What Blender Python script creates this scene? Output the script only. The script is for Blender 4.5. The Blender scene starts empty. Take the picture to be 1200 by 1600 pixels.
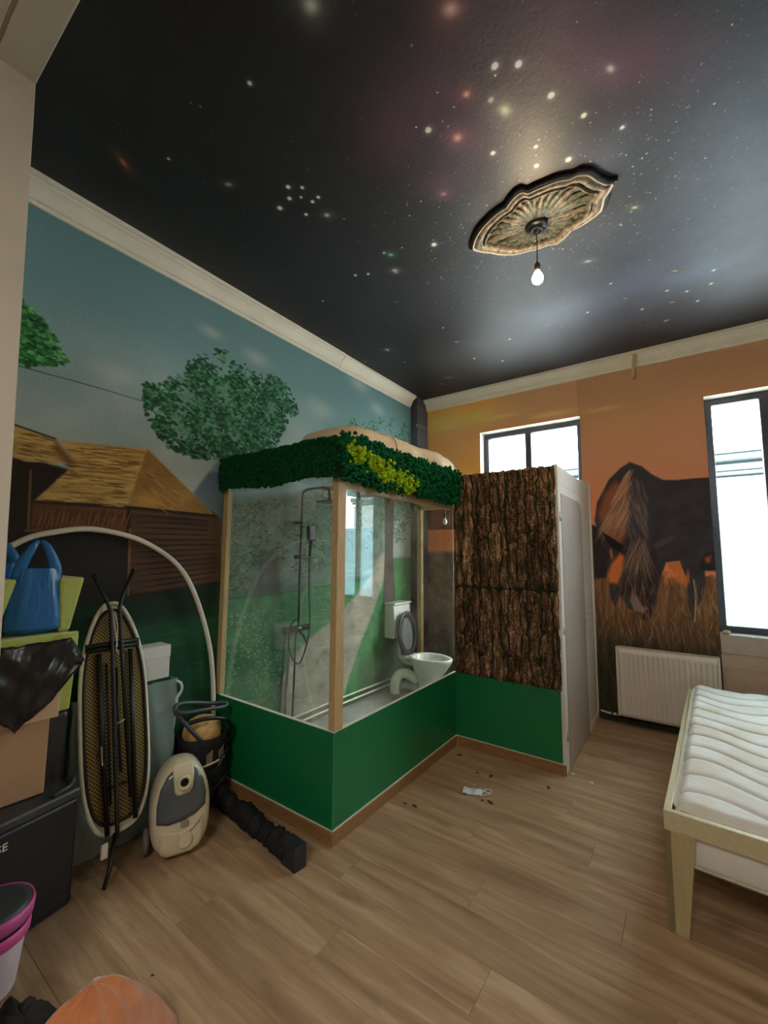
import bpy, bmesh, math, random
import numpy as np
from mathutils import Vector, Matrix

# ------------------------------------------------------------------ camera, world, light, exposure
S = bpy.context.scene
COL = S.collection
FPX, YAW, PITCH, ROLL = 658.75, 0.620006, 0.098803, 0.006865
CX, CY, CZ = 2.63729, -4.48837, 1.5
_F = Vector((-math.sin(YAW)*math.cos(PITCH), math.cos(YAW)*math.cos(PITCH), math.sin(PITCH)))
_R = _F.cross(Vector((0, 0, 1))).normalized(); _U = _R.cross(_F)
_c, _s = math.cos(ROLL), math.sin(ROLL)
R_, U_ = _R*_c + _U*_s, _U*_c - _R*_s
cd = bpy.data.cameras.new('camera'); cam = bpy.data.objects.new('camera', cd); COL.objects.link(cam)
cd.sensor_fit = 'HORIZONTAL'; cd.sensor_width = 36; cd.lens = FPX/1200*36; cd.clip_start = .02
m3 = Matrix((R_, U_, -_F)).transposed()
cam.matrix_world = Matrix.Translation((CX, CY, CZ)) @ m3.to_4x4()
S.camera = cam
S.view_settings.view_transform = 'Standard'; S.view_settings.look = 'None'
S.view_settings.gamma = 1; S.view_settings.use_curve_mapping = False
S.view_settings.exposure = 1.4
SKY = 10.5; ROOM2_FILL = 24.0; BULB = 6.0
w = bpy.data.worlds.new('sky'); S.world = w; w.use_nodes = True
bg = w.node_tree.nodes['Background']; bg.inputs[0].default_value = (.87, .94, 1, 1); bg.inputs[1].default_value = SKY
S.cycles.max_bounces = 8; S.cycles.diffuse_bounces = 5; S.cycles.transparent_max_bounces = 16
S.cycles.sample_clamp_indirect = 6
S.cycles.use_denoising = True

ZC = 3.393           # ceiling height
YF = -4.1            # inner face of the front wall
XR = 4.07            # right wall
W1 = (.78, 1.84, .87, 2.89); W2 = (2.83, 3.86, .865, 2.875)   # window openings x0 x1 z0 z1

def area(name, loc, rot, sx, sy, power, col=(1, 1, 1), portal=False):
    l = bpy.data.lights.new(name, 'AREA'); l.shape = 'RECTANGLE'; l.size = sx; l.size_y = sy
    l.energy = power; l.color = col
    if portal: l.cycles.is_portal = True
    o = bpy.data.objects.new(name, l); COL.objects.link(o); o.location = loc; o.rotation_euler = rot
    return o
for nm, W in (('daylight_portal', W1), ('daylight_portal', W2)):
    area(nm, ((W[0]+W[1])/2, .3, (W[2]+W[3])/2), (-math.pi/2, 0, 0), W[1]-W[0], W[3]-W[2], 1, portal=True)
# added fill light in the unseen room behind the camera
area('adjoining_room_fill', (2.6, -6.0, 3.2), (0, 0, 0), 1.0, 1.0, ROOM2_FILL, (1, .93, .85))

# ------------------------------------------------------------------ helpers
rnd = random.Random(7)
rng = np.random.default_rng(11)

def ray(u, v):
    return _F + R_*((u-600)/FPX) + U_*((800-v)/FPX)
def at(u, v, ax, val):
    d = ray(u, v); i = 'xyz'.index(ax); C = Vector((CX, CY, CZ)); t = (val-C[i])/d[i]
    return C + d*t

def srgb(c):
    return tuple(((x/255)/12.92 if x <= 10.3 else (((x/255)+.055)/1.055)**2.4) for x in c)

class Nt:
    def __init__(s, name):
        s.m = bpy.data.materials.new(name); s.m.use_nodes = True
        s.t = s.m.node_tree; s.b = s.t.nodes['Principled BSDF']; s.out = s.t.nodes['Material Output']
    def n(s, typ, **k):
        x = s.t.nodes.new(typ)
        for a, b in k.items(): setattr(x, a, b)
        return x
    def l(s, a, b): s.t.links.new(a, b)

def mat(name, col, rough=.5, var=.12, scale=12, stretch=(1, 1, 1), bump=.1, bscale=None, metal=0, spec=.5, col2=None, detail=4, dist=0.004, coat=0, sheen=0):
    """plain procedural material: noise between two tones + fine relief"""
    t = Nt(name); tc = t.n('ShaderNodeTexCoord'); mp = t.n('ShaderNodeMapping'); mp.inputs['Scale'].default_value = stretch
    t.l(tc.outputs['Object'], mp.inputs[0])
    no = t.n('ShaderNodeTexNoise'); no.inputs['Scale'].default_value = scale; no.inputs['Detail'].default_value = detail
    t.l(mp.outputs[0], no.inputs[0])
    cr = t.n('ShaderNodeValToRGB'); c = srgb(col)
    c2 = srgb(col2) if col2 else tuple(min(1, x*(1+var)) for x in c)
    c1 = c if col2 else tuple(x*(1-var) for x in c)
    cr.color_ramp.elements[0].position = .35; cr.color_ramp.elements[1].position = .65
    cr.color_ramp.elements[0].color = (*c1, 1); cr.color_ramp.elements[1].color = (*c2, 1)
    t.l(no.outputs[0], cr.inputs[0]); t.l(cr.outputs[0], t.b.inputs['Base Color'])
    t.b.inputs['Roughness'].default_value = rough; t.b.inputs['Metallic'].default_value = metal
    t.b.inputs['Specular IOR Level'].default_value = spec
    t.b.inputs['Coat Weight'].default_value = coat; t.b.inputs['Sheen Weight'].default_value = sheen
    if bump:
        n2 = t.n('ShaderNodeTexNoise'); n2.inputs['Scale'].default_value = bscale or scale*4; n2.inputs['Detail'].default_value = 3
        t.l(mp.outputs[0], n2.inputs[0]); bp = t.n('ShaderNodeBump'); bp.inputs['Strength'].default_value = bump
        bp.inputs['Distance'].default_value = dist; t.l(n2.outputs[0], bp.inputs['Height']); t.l(bp.outputs[0], t.b.inputs['Normal'])
    return t.m

ROOTM = {}
def props(o, label=None, cat=None, group=None, kind=None):
    if label: o['label'] = label
    if cat: o['category'] = cat
    if group: o['group'] = group
    if kind: o['kind'] = kind
    return o
def thing(name, label, cat, loc=(0, 0, 0), rot=(0, 0, 0), group=None):
    o = bpy.data.objects.new(name, None); COL.objects.link(o); o.empty_display_size = .05
    o.location = loc; o.rotation_euler = rot
    ROOTM[o.name] = (Matrix.Translation(loc) @ Matrix.Rotation(rot[2], 4, 'Z') @ Matrix.Rotation(rot[1], 4, 'Y') @ Matrix.Rotation(rot[0], 4, 'X')).inverted()
    return props(o, label, cat, group)

def _root(o):
    while o.parent: o = o.parent
    return o

class MB:
    def __init__(s): s.v = []; s.f = []; s.uv = None
    def add(s, vs, fs):
        k = len(s.v); s.v += [tuple(p) for p in vs]; s.f += [tuple(i+k for i in f) for f in fs]; return s
    def box(s, x0, x1, y0, y1, z0, z1):
        vs = [(x, y, z) for z in (z0, z1) for y in (y0, y1) for x in (x0, x1)]
        return s.add(vs, [(0, 2, 3, 1), (4, 5, 7, 6), (0, 1, 5, 4), (2, 6, 7, 3), (0, 4, 6, 2), (1, 3, 7, 5)])
    def obox(s, p, ax, ay, az):
        """box centred at p with half-axis vectors"""
        p, ax, ay, az = map(Vector, (p, ax, ay, az))
        vs = [p+ax*a+ay*b+az*c for c in (-1, 1) for b in (-1, 1) for a in (-1, 1)]
        return s.add(vs, [(0, 2, 3, 1), (4, 5, 7, 6), (0, 1, 5, 4), (2, 6, 7, 3), (0, 4, 6, 2), (1, 3, 7, 5)])
    def bar(s, a, b, wx, wz, up=(0, 0, 1)):
        a, b = Vector(a), Vector(b); d = (b-a); n = d.normalized(); u = Vector(up)
        if abs(n.dot(u)) > .95: u = Vector((1, 0, 0))
        x = n.cross(u).normalized(); z = x.cross(n)
        return s.obox((a+b)/2, x*wx/2, d/2, z*wz/2)
    def prism(s, pts, ax, lo, hi):
        """pts: 2D polygon in the plane normal to axis ax, extruded lo..hi"""
        n = len(pts)
        def P(p, t): return {'x': (t, p[0], p[1]), 'y': (p[0], t, p[1]), 'z': (p[0], p[1], t)}[ax]
        vs = [P(p, lo) for p in pts]+[P(p, hi) for p in pts]
        return s.add(vs, [tuple(range(n))[::-1], tuple(range(n, 2*n))]+[(i, (i+1) % n, n+(i+1) % n, n+i) for i in range(n)])
    def tube(s, path, r, seg=10, caps=True, flat=1.0):
        path = [Vector(p) for p in path]; n = len(path); rs = r if hasattr(r, '__len__') else [r]*n
        k0 = len(s.v); up = None; vs = []
        for i, p in enumerate(path):
            d = (path[min(i+1, n-1)]-path[max(i-1, 0)]).normalized()
            if up is None: up = Vector((0, 0, 1)) if abs(d.z) < .9 else Vector((1, 0, 0))
            x = d.cross(up).normalized(); up = x.cross(d).normalized()
            for j in range(seg):
                a = 2*math.pi*j/seg; vs.append(p+(x*math.cos(a)+up*math.sin(a)*flat)*rs[i])
        fs = [(i*seg+j, i*seg+(j+1) % seg, (i+1)*seg+(j+1) % seg, (i+1)*seg+j) for i in range(n-1) for j in range(seg)]
        if caps: fs += [tuple(range(seg))[::-1], tuple(range((n-1)*seg, n*seg))]
        return s.add(vs, fs)
    def lathe(s, prof, c=(0, 0, 0), seg=32, sx=1, sy=1, axis='z', tilt=None):
        vs = []; n = len(prof)
        for r, z in prof:
            for j in range(seg):
                a = 2*math.pi*j/seg; p = Vector((r*math.cos(a)*sx, r*math.sin(a)*sy, z))
                if axis == 'x': p = Vector((p.z, p.x, p.y))
                if axis == 'y': p = Vector((p.x, p.z, p.y))
                if tilt is not None: p = tilt @ p
                vs.append(p+Vector(c))
        fs = [(i*seg+j, i*seg+(j+1) % seg, (i+1)*seg+(j+1) % seg, (i+1)*seg+j) for i in range(n-1) for j in range(seg)]
        if prof[0][0] > 1e-4: fs.append(tuple(range(seg))[::-1])
        if prof[-1][0] > 1e-4: fs.append(tuple(range((n-1)*seg, n*seg)))
        return s.add(vs, fs)
    def grid(s, P, closed_u=False):
        """P[i][j] grid of points"""
        a, b = len(P), len(P[0]); vs = [p for r in P for p in r]
        return s.add(vs, [(i*b+j, i*b+(j+1) % b, (i+1)*b+(j+1) % b, (i+1)*b+j) for i in range(a-1) for j in range(b if closed_u else b-1)])
    def build(s, name, m, parent=None, smooth=False, bev=0, label=None, kind=None, solid=0, local=False, uvf=None, sub=0, autos=None):
        me = bpy.data.meshes.new(name)
        vs = s.v
        if parent is not None and not local:
            M = ROOTM.get(_root(parent).name)
            if M is not None: vs = [tuple(M @ Vector(p)) for p in s.v]
        me.from_pydata(vs, [], s.f)
        bm = bmesh.new(); bm.from_mesh(me); bmesh.ops.recalc_face_normals(bm, faces=bm.faces)
        if uvf:
            ul = bm.loops.layers.uv.new('uv')
            for f in bm.faces:
                for lp in f.loops: lp[ul].uv = uvf(lp.vert.co)
        bm.to_mesh(me); bm.free()
        if smooth: me.polygons.foreach_set('use_smooth', [True]*len(me.polygons))
        me.materials.append(m)
        o = bpy.data.objects.new(name, me); COL.objects.link(o)
        if parent is not None: o.parent = parent
        if solid:
            md = o.modifiers.new('solid', 'SOLIDIFY'); md.thickness = solid
        if bev:
            md = o.modifiers.new('bevel', 'BEVEL'); md.width = bev; md.segments = 2; md.limit_method = 'ANGLE'; md.angle_limit = math.radians(40)
        if sub:
            md = o.modifiers.new('sub', 'SUBSURF'); md.levels = sub; md.render_levels = sub
        if label: o['label'] = label
        if kind: o['kind'] = kind
        return o

def struct(name, mb, m, label=None, **k):
    o = mb.build(name, m, **k); props(o, label, None, None, 'structure'); ROOTM[o.name] = Matrix.Identity(4); return o
def single(name, mb, m, label, cat, group=None, **k):
    o = mb.build(name, m, **k); props(o, label, cat, group); ROOTM[o.name] = Matrix.Identity(4); return o

_b = bmesh.new(); bmesh.ops.create_icosphere(_b, subdivisions=1, radius=1)
ICO_V = [v.co.copy() for v in _b.verts]; ICO_F = [tuple(v.index for v in f.verts) for f in _b.faces]; _b.free()
def smoothpath(pts, n=8):
    """Catmull-Rom through points"""
    P = [Vector(p) for p in pts]; P = [P[0]*2-P[1]]+P+[P[-1]*2-P[-2]]; out = []
    for i in range(1, len(P)-2):
        for k in range(n):
            t = k/n; a, b, c, d = P[i-1:i+3]
            out.append(.5*((2*b)+(c-a)*t+(2*a-5*b+4*c-d)*t*t+(3*b-a-3*c+d)*t**3))
    out.append(P[-2]); return out

# value noise for the painted murals ----------------------------------------------------
def vnoise(h, w_, ch, cw, seed):
    r = np.random.default_rng(seed); g = r.random((ch+2, cw+2))
    y = np.linspace(0, ch, h, endpoint=False); x = np.linspace(0, cw, w_, endpoint=False)
    yi = y.astype(int); xi = x.astype(int); fy = (y-yi)[:, None]; fx = (x-xi)[None, :]
    fy = fy*fy*(3-2*fy); fx = fx*fx*(3-2*fx)
    a = g[yi][:, xi]; b = g[yi][:, xi+1]; c = g[yi+1][:, xi]; d = g[yi+1][:, xi+1]
    return (a*(1-fx)+b*fx)*(1-fy)+(c*(1-fx)+d*fx)*fy
def fbm(h, w_, ch, cw, seed, octv=4):
    o = np.zeros((h, w_)); s_ = 0; a = 1
    for i in range(octv):
        o += a*vnoise(h, w_, ch*2**i, cw*2**i, seed+i); s_ += a; a *= .55
    return o/s_

class Canvas:
    """paint laid on a wall: colours are put down in the wall's own metres; control points are read off the photo onto the wall plane"""
    def __init__(s, wm, hm, res, to3d, ax, val):
        s.res = res; s.w = int(wm*res); s.h = int(hm*res); s.a = np.zeros((s.h, s.w, 3)); s.ax = ax; s.val = val
        gx, gy = np.meshgrid((np.arange(s.w)+.5)/res, (np.arange(s.h)+.5)/res)
        s.X, s.Y = gx, gy
        P = to3d(gx, gy); d = [P[0]-CX, P[1]-CY, P[2]-CZ]
        z = np.maximum(d[0]*_F[0]+d[1]*_F[1]+d[2]*_F[2], .05)
        s.U = 600+FPX*(d[0]*R_[0]+d[1]*R_[1]+d[2]*R_[2])/z
        s.V = 800-FPX*(d[0]*U_[0]+d[1]*U_[1]+d[2]*U_[2])/z
    def to2(s, u, v):
        p = at(u, v, s.ax, s.val)
        return {'x': (p.y-YF, p.z), 'y': (p.x, p.z), 'z': (p.x, p.y-YF)}[s.ax]
    def poly(s, pts, soft=2.0):
        """mask of a polygon given on the photo; edges softened over about soft/res metres"""
        Q = np.array([s.to2(*p) for p in pts])*s.res; x0, y0 = np.floor(Q.min(0)-soft*2-1).astype(int); x1, y1 = np.ceil(Q.max(0)+soft*2+1).astype(int)
        x0, y0 = max(x0, 0), max(y0, 0); x1, y1 = min(x1, s.w), min(y1, s.h)
        if x1 <= x0 or y1 <= y0: return None
        px = np.arange(x0, x1)[None, :]+.5; py = np.arange(y0, y1)[:, None]+.5
        ins = np.zeros((y1-y0, x1-x0), bool); dm = np.full(ins.shape, 1e9)
        for i in range(len(Q)):
            ax_, ay = Q[i-1]; bx, by = Q[i]
            c = ((ay > py) != (by > py)); with_ = (bx-ax_)*(py-ay)/((by-ay) if by != ay else 1e-9)+ax_
            ins ^= c & (px < with_)
            L = (bx-ax_)**2+(by-ay)**2+1e-9; t = np.clip(((px-ax_)*(bx-ax_)+(py-ay)*(by-ay))/L, 0, 1)
            dm = np.minimum(dm, (px-ax_-t*(bx-ax_))**2+(py-ay-t*(by-ay))**2)
        dm = np.sqrt(dm); sd = np.where(ins, dm, -dm)
        return (y0, y1, x0, x1), np.clip(sd/soft*.5+.5, 0, 1)
    def fill(s, pts, col, soft=2.0, alpha=1.0, tex=None):
        r = s.poly(pts, soft)
        if r is None: return
        (y0, y1, x0, x1), m = r; m = (m*alpha)[..., None]; c = np.array(col, float)
        if tex is not None: c = c*tex[y0:y1, x0:x1][..., None]
        s.a[y0:y1, x0:x1] = s.a[y0:y1, x0:x1]*(1-m)+c*m
    def dab(s, x, y, rx, ry, ang, col, alpha=.9):
        """one brush mark in canvas metres"""
        x, y, rx, ry = x*s.res, y*s.res, max(rx*s.res, .6), max(ry*s.res, .6); R = max(rx, ry)+2
        x0, x1 = max(int(x-R), 0), min(int(x+R)+1, s.w); y0, y1 = max(int(y-R), 0), min(int(y+R)+1, s.h)
        if x1 <= x0 or y1 <= y0: return
        gx = np.arange(x0, x1)[None, :]+.5-x; gy = np.arange(y0, y1)[:, None]+.5-y; c, n = math.cos(ang), math.sin(ang)
        d = ((gx*c+gy*n)/rx)**2+((-gx*n+gy*c)/ry)**2
        m = (np.clip(1.6-1.3*d, 0, 1)*alpha)[..., None]
        s.a[y0:y1, x0:x1] = s.a[y0:y1, x0:x1]*(1-m)+np.array(col, float)*m
    def glow(s, u, v, r, col, k=1.0, ell=1.0, ang=0):
        x, y = s.to2(u, v); x *= s.res; y *= s.res; R = r*s.res*2.6/min(ell, 1)
        x0, x1 = max(int(x-R), 0), min(int(x+R)+1, s.w); y0, y1 = max(int(y-R), 0), min(int(y+R)+1, s.h)
        if x1 <= x0 or y1 <= y0: return
        gx = np.arange(x0, x1)[None, :]-x; gy = np.arange(y0, y1)[:, None]-y; c, n = math.cos(ang), math.sin(ang)
        d = ((gx*c+gy*n)**2+((-gx*n+gy*c)/ell)**2)/(r*s.res)**2
        m = (np.exp(-d*1.5)*k)[..., None]
        s.a[y0:y1, x0:x1] = s.a[y0:y1, x0:x1]*(1-m)+np.array(col, float)*m
    def line(s, pts, wid, col, alpha=.9, n=60):
        P = [s.to2(*p) for p in pts]
        for (a, b), (c, d) in zip(P[:-1], P[1:]):
            L = math.hypot(c-a, d-b); k = max(2, int(L*s.res/1.2/max(1, wid*s.res*.6)))
            for i in range(k+1):
                t = i/k; s.dab(a+(c-a)*t, b+(d-b)*t, wid, wid, 0, col, alpha)
    def stroke(s, u0, v0, u1, v1, wid, col, alpha=.7):
        a, b = s.to2(u0, v0); c, d = s.to2(u1, v1); s.dab((a+c)/2, (b+d)/2, math.hypot(c-a, d-b)/2, wid, math.atan2(d-b, c-a), col, alpha)
    def image(s, name):
        im = bpy.data.images.new(name, s.w, s.h); a = np.ones((s.h, s.w, 4), np.float32); a[..., :3] = np.clip(s.a/255, 0, 1)
        im.pixels.foreach_set(a.ravel()); im.update(); im.pack(); return im

def mural_mat(name, im, rough=.75, bump=.15, spec=.3):
    t = Nt(name); uv = t.n('ShaderNodeUVMap'); uv.uv_map = 'uv'; tx = t.n('ShaderNodeTexImage'); tx.image = im; tx.extension = 'EXTEND'
    t.l(uv.outputs[0], tx.inputs[0]); tc = t.n('ShaderNodeTexCoord'); no = t.n('ShaderNodeTexNoise')
    no.inputs['Scale'].default_value = 60; no.inputs['Detail'].default_value = 5; t.l(tc.outputs['Object'], no.inputs[0])
    mr = t.n('ShaderNodeMapRange'); mr.inputs[3].default_value = .86; mr.inputs[4].default_value = 1.14; t.l(no.outputs[0], mr.inputs[0])
    hs = t.n('ShaderNodeHueSaturation'); t.l(tx.outputs[0], hs.inputs['Color']); t.l(mr.outputs[0], hs.inputs['Value'])
    t.l(hs.outputs[0], t.b.inputs['Base Color'])
    t.b.inputs['Roughness'].default_value = rough; t.b.inputs['Specular IOR Level'].default_value = spec
    bp = t.n('ShaderNodeBump'); bp.inputs['Strength'].default_value = bump; bp.inputs['Distance'].default_value = .003
    t.l(no.outputs[0], bp.inputs['Height']); t.l(bp.outputs[0], t.b.inputs['Normal'])
    return t.m

def glass_mat(name, tint=(.97, 1, .985), rough=0.0, haze=.02):
    t = Nt(name); t.t.nodes.remove(t.b)
    tr = t.n('ShaderNodeBsdfTransparent'); tr.inputs[0].default_value = (*tint, 1)
    gl = t.n('ShaderNodeBsdfGlossy'); gl.inputs['Roughness'].default_value = rough
    fr = t.n('ShaderNodeFresnel'); ge = t.n('ShaderNodeNewGeometry'); mr0 = t.n('ShaderNodeMapRange'); mr0.inputs[3].default_value = 1.5; mr0.inputs[4].default_value = 1/1.5
    t.l(ge.outputs['Backfacing'], mr0.inputs[0]); t.l(mr0.outputs[0], fr.inputs[0])   # entering or leaving the pane
    mx = t.n('ShaderNodeMixShader'); t.l(fr.outputs[0], mx.inputs[0]); t.l(tr.outputs[0], mx.inputs[1]); t.l(gl.outputs[0], mx.inputs[2])
    df = t.n('ShaderNodeBsdfDiffuse'); df.inputs[0].default_value = (.8, .82, .8, 1)
    m2 = t.n('ShaderNodeMixShader'); t.l(mx.outputs[0], m2.inputs[1]); t.l(df.outputs[0], m2.inputs[2])
    tc = t.n('ShaderNodeTexCoord'); no = t.n('ShaderNodeTexNoise'); no.inputs['Scale'].default_value = 5; no.inputs['Detail'].default_value = 8
    t.l(tc.outputs['Object'], no.inputs[0]); mr = t.n('ShaderNodeMapRange'); mr.inputs[1].default_value = .4; mr.inputs[2].default_value = .75
    mr.inputs[3].default_value = haze*.4; mr.inputs[4].default_value = haze*2.2; t.l(no.outputs[0], mr.inputs[0]); t.l(mr.outputs[0], m2.inputs[0])
    t.l(m2.outputs[0], t.out.inputs[0]); return t.m

# ------------------------------------------------------------------ materials
M_white = mat('white_paint', (214, 210, 200), .45, .03, 6, bump=.05)
M_cornice = mat('cornice_plaster', (225, 219, 206), .6, .04, 5, bump=.12, bscale=50)
M_cream = mat('cream_wall_paint', (196, 186, 170), .6, .04, 4, bump=.1, bscale=80)
M_beige = mat('beige_plaster', (190, 165, 145), .8, .08, 6, bump=.25, bscale=60)
M_oak = mat('oak_skirting', (148, 108, 66), .45, .18, 8, (1, 12, 12), bump=.1)
M_pine = mat('pine_batten', (190, 160, 112), .6, .1, 9, (8, 8, 1), bump=.12)
M_green = mat('green_laminate', (8, 112, 64), .42, .05, 3, bump=.03)
M_seal = mat('white_sealant', (232, 226, 212), .5, .03, 20)
M_glass = glass_mat('shower_glass', haze=.055)
M_window = glass_mat('window_glass', haze=.0)
M_frame = mat('grey_window_frame', (72, 74, 84), .4, .05, 10)
M_black = mat('black_metal', (18, 18, 20), .35, .1, 20)
M_blackpl = mat('black_plastic', (24, 24, 27), .45, .12, 15, bump=.1)
M_steel = mat('brushed_steel', (190, 188, 184), .3, .05, 30, metal=1)
M_ceramic = mat('white_ceramic', (228, 226, 218), .12, .02, 5, bump=0)
M_conc = mat('grey_cabin_floor', (128, 124, 116), .7, .2, 5, bump=.3, col2=(160, 154, 144))

def plank_mat():
    t = Nt('oak_laminate'); tc = t.n('ShaderNodeTexCoord'); oi = t.n('ShaderNodeObjectInfo')
    sc = t.n('ShaderNodeVectorMath', operation='SCALE'); cb = t.n('ShaderNodeCombineXYZ')
    for i in range(3): t.l(oi.outputs['Random'], cb.inputs[i])
    t.l(cb.outputs[0], sc.inputs[0]); sc.inputs['Scale'].default_value = 37
    ad = t.n('ShaderNodeVectorMath', operation='ADD'); t.l(tc.outputs['Object'], ad.inputs[0]); t.l(sc.outputs[0], ad.inputs[1])
    mp = t.n('ShaderNodeMapping'); mp.inputs['Scale'].default_value = (1.1, 11, 11); t.l(ad.outputs[0], mp.inputs[0])
    no = t.n('ShaderNodeTexNoise'); no.inputs['Scale'].default_value = 1.6; no.inputs['Detail'].default_value = 7; no.inputs['Roughness'].default_value = .6
    no.inputs['Distortion'].default_value = .5; t.l(mp.outputs[0], no.inputs[0])
    cr = t.n('ShaderNodeValToRGB'); e = cr.color_ramp.elements
    e[0].position = .3; e[0].color = (*srgb((144, 114, 86)), 1); e[1].position = .68; e[1].color = (*srgb((190, 162, 130)), 1)
    x = e.new(.5); x.color = (*srgb((168, 138, 106)), 1)
    t.l(no.outputs[0], cr.inputs[0])
    # knots: sparse dark smudges
    m2 = t.n('ShaderNodeMapping'); m2.inputs['Scale'].default_value = (3, 7, 7); t.l(ad.outputs[0], m2.inputs[0])
    n2 = t.n('ShaderNodeTexNoise'); n2.inputs['Scale'].default_value = 1.3; n2.inputs['Detail'].default_value = 3; t.l(m2.outputs[0], n2.inputs[0])
    r2 = t.n('ShaderNodeMapRange'); r2.inputs[1].default_value = .62; r2.inputs[2].default_value = .8; r2.inputs[3].default_value = 1; r2.inputs[4].default_value = .62
    t.l(n2.outputs[0], r2.inputs[0])
    rv = t.n('ShaderNodeMapRange'); rv.inputs[3].default_value = .93; rv.inputs[4].default_value = 1.07; t.l(oi.outputs['Random'], rv.inputs[0])
    mu = t.n('ShaderNodeMath', operation='MULTIPLY'); t.l(r2.outputs[0], mu.inputs[0]); t.l(rv.outputs[0], mu.inputs[1])
    hs = t.n('ShaderNodeHueSaturation'); t.l(cr.outputs[0], hs.inputs['Color']); t.l(mu.outputs[0], hs.inputs['Value'])
    t.l(hs.outputs[0], t.b.inputs['Base Color']); t.b.inputs['Roughness'].default_value = .42
    bp = t.n('ShaderNodeBump'); bp.inputs['Strength'].default_value = .12; bp.inputs['Distance'].default_value = .002
    t.l(no.outputs[0], bp.inputs['Height']); t.l(bp.outputs[0], t.b.inputs['Normal']); return t.m
M_plank = plank_mat()

# ------------------------------------------------------------------ murals
def leaves(cv, pts, n, cols, r=(.008, .022), spread=.0, clump=None):
    """leaf dabs inside a photo polygon; clumped so the sky shows between"""
    reg = cv.poly(pts, 1.0)
    if reg is None: return
    (y0, y1, x0, x1), m = reg
    ys, xs = np.nonzero(m > .5)
    if len(ys) == 0: return
    cen = [ (xs[i], ys[i]) for i in rng.integers(0, len(ys), clump or max(6, n//45)) ]
    for k in range(n):
        cx, cy = cen[rng.integers(len(cen))]; s_ = cv.res*.038
        x = cx+rng.normal()*s_; y = cy+rng.normal()*s_
        xi, yi = int(x), int(y)
        if not (0 <= xi < m.shape[1] and 0 <= yi < m.shape[0]) or m[yi, xi] < .3: continue
        c = np.array(cols[rng.integers(len(cols))], float)*(.8+.4*rng.random())
        cv.dab((x0+x)/cv.res, (y0+y)/cv.res, rng.uniform(*r), rng.uniform(*r)*.5, rng.uniform(-.7, .7), c, .85)

def grad(V, stops):
    v = [s_[0] for s_ in stops]; return np.stack([np.interp(V, v, [s_[1][i] for s_ in stops]) for i in range(3)], -1)

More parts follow.
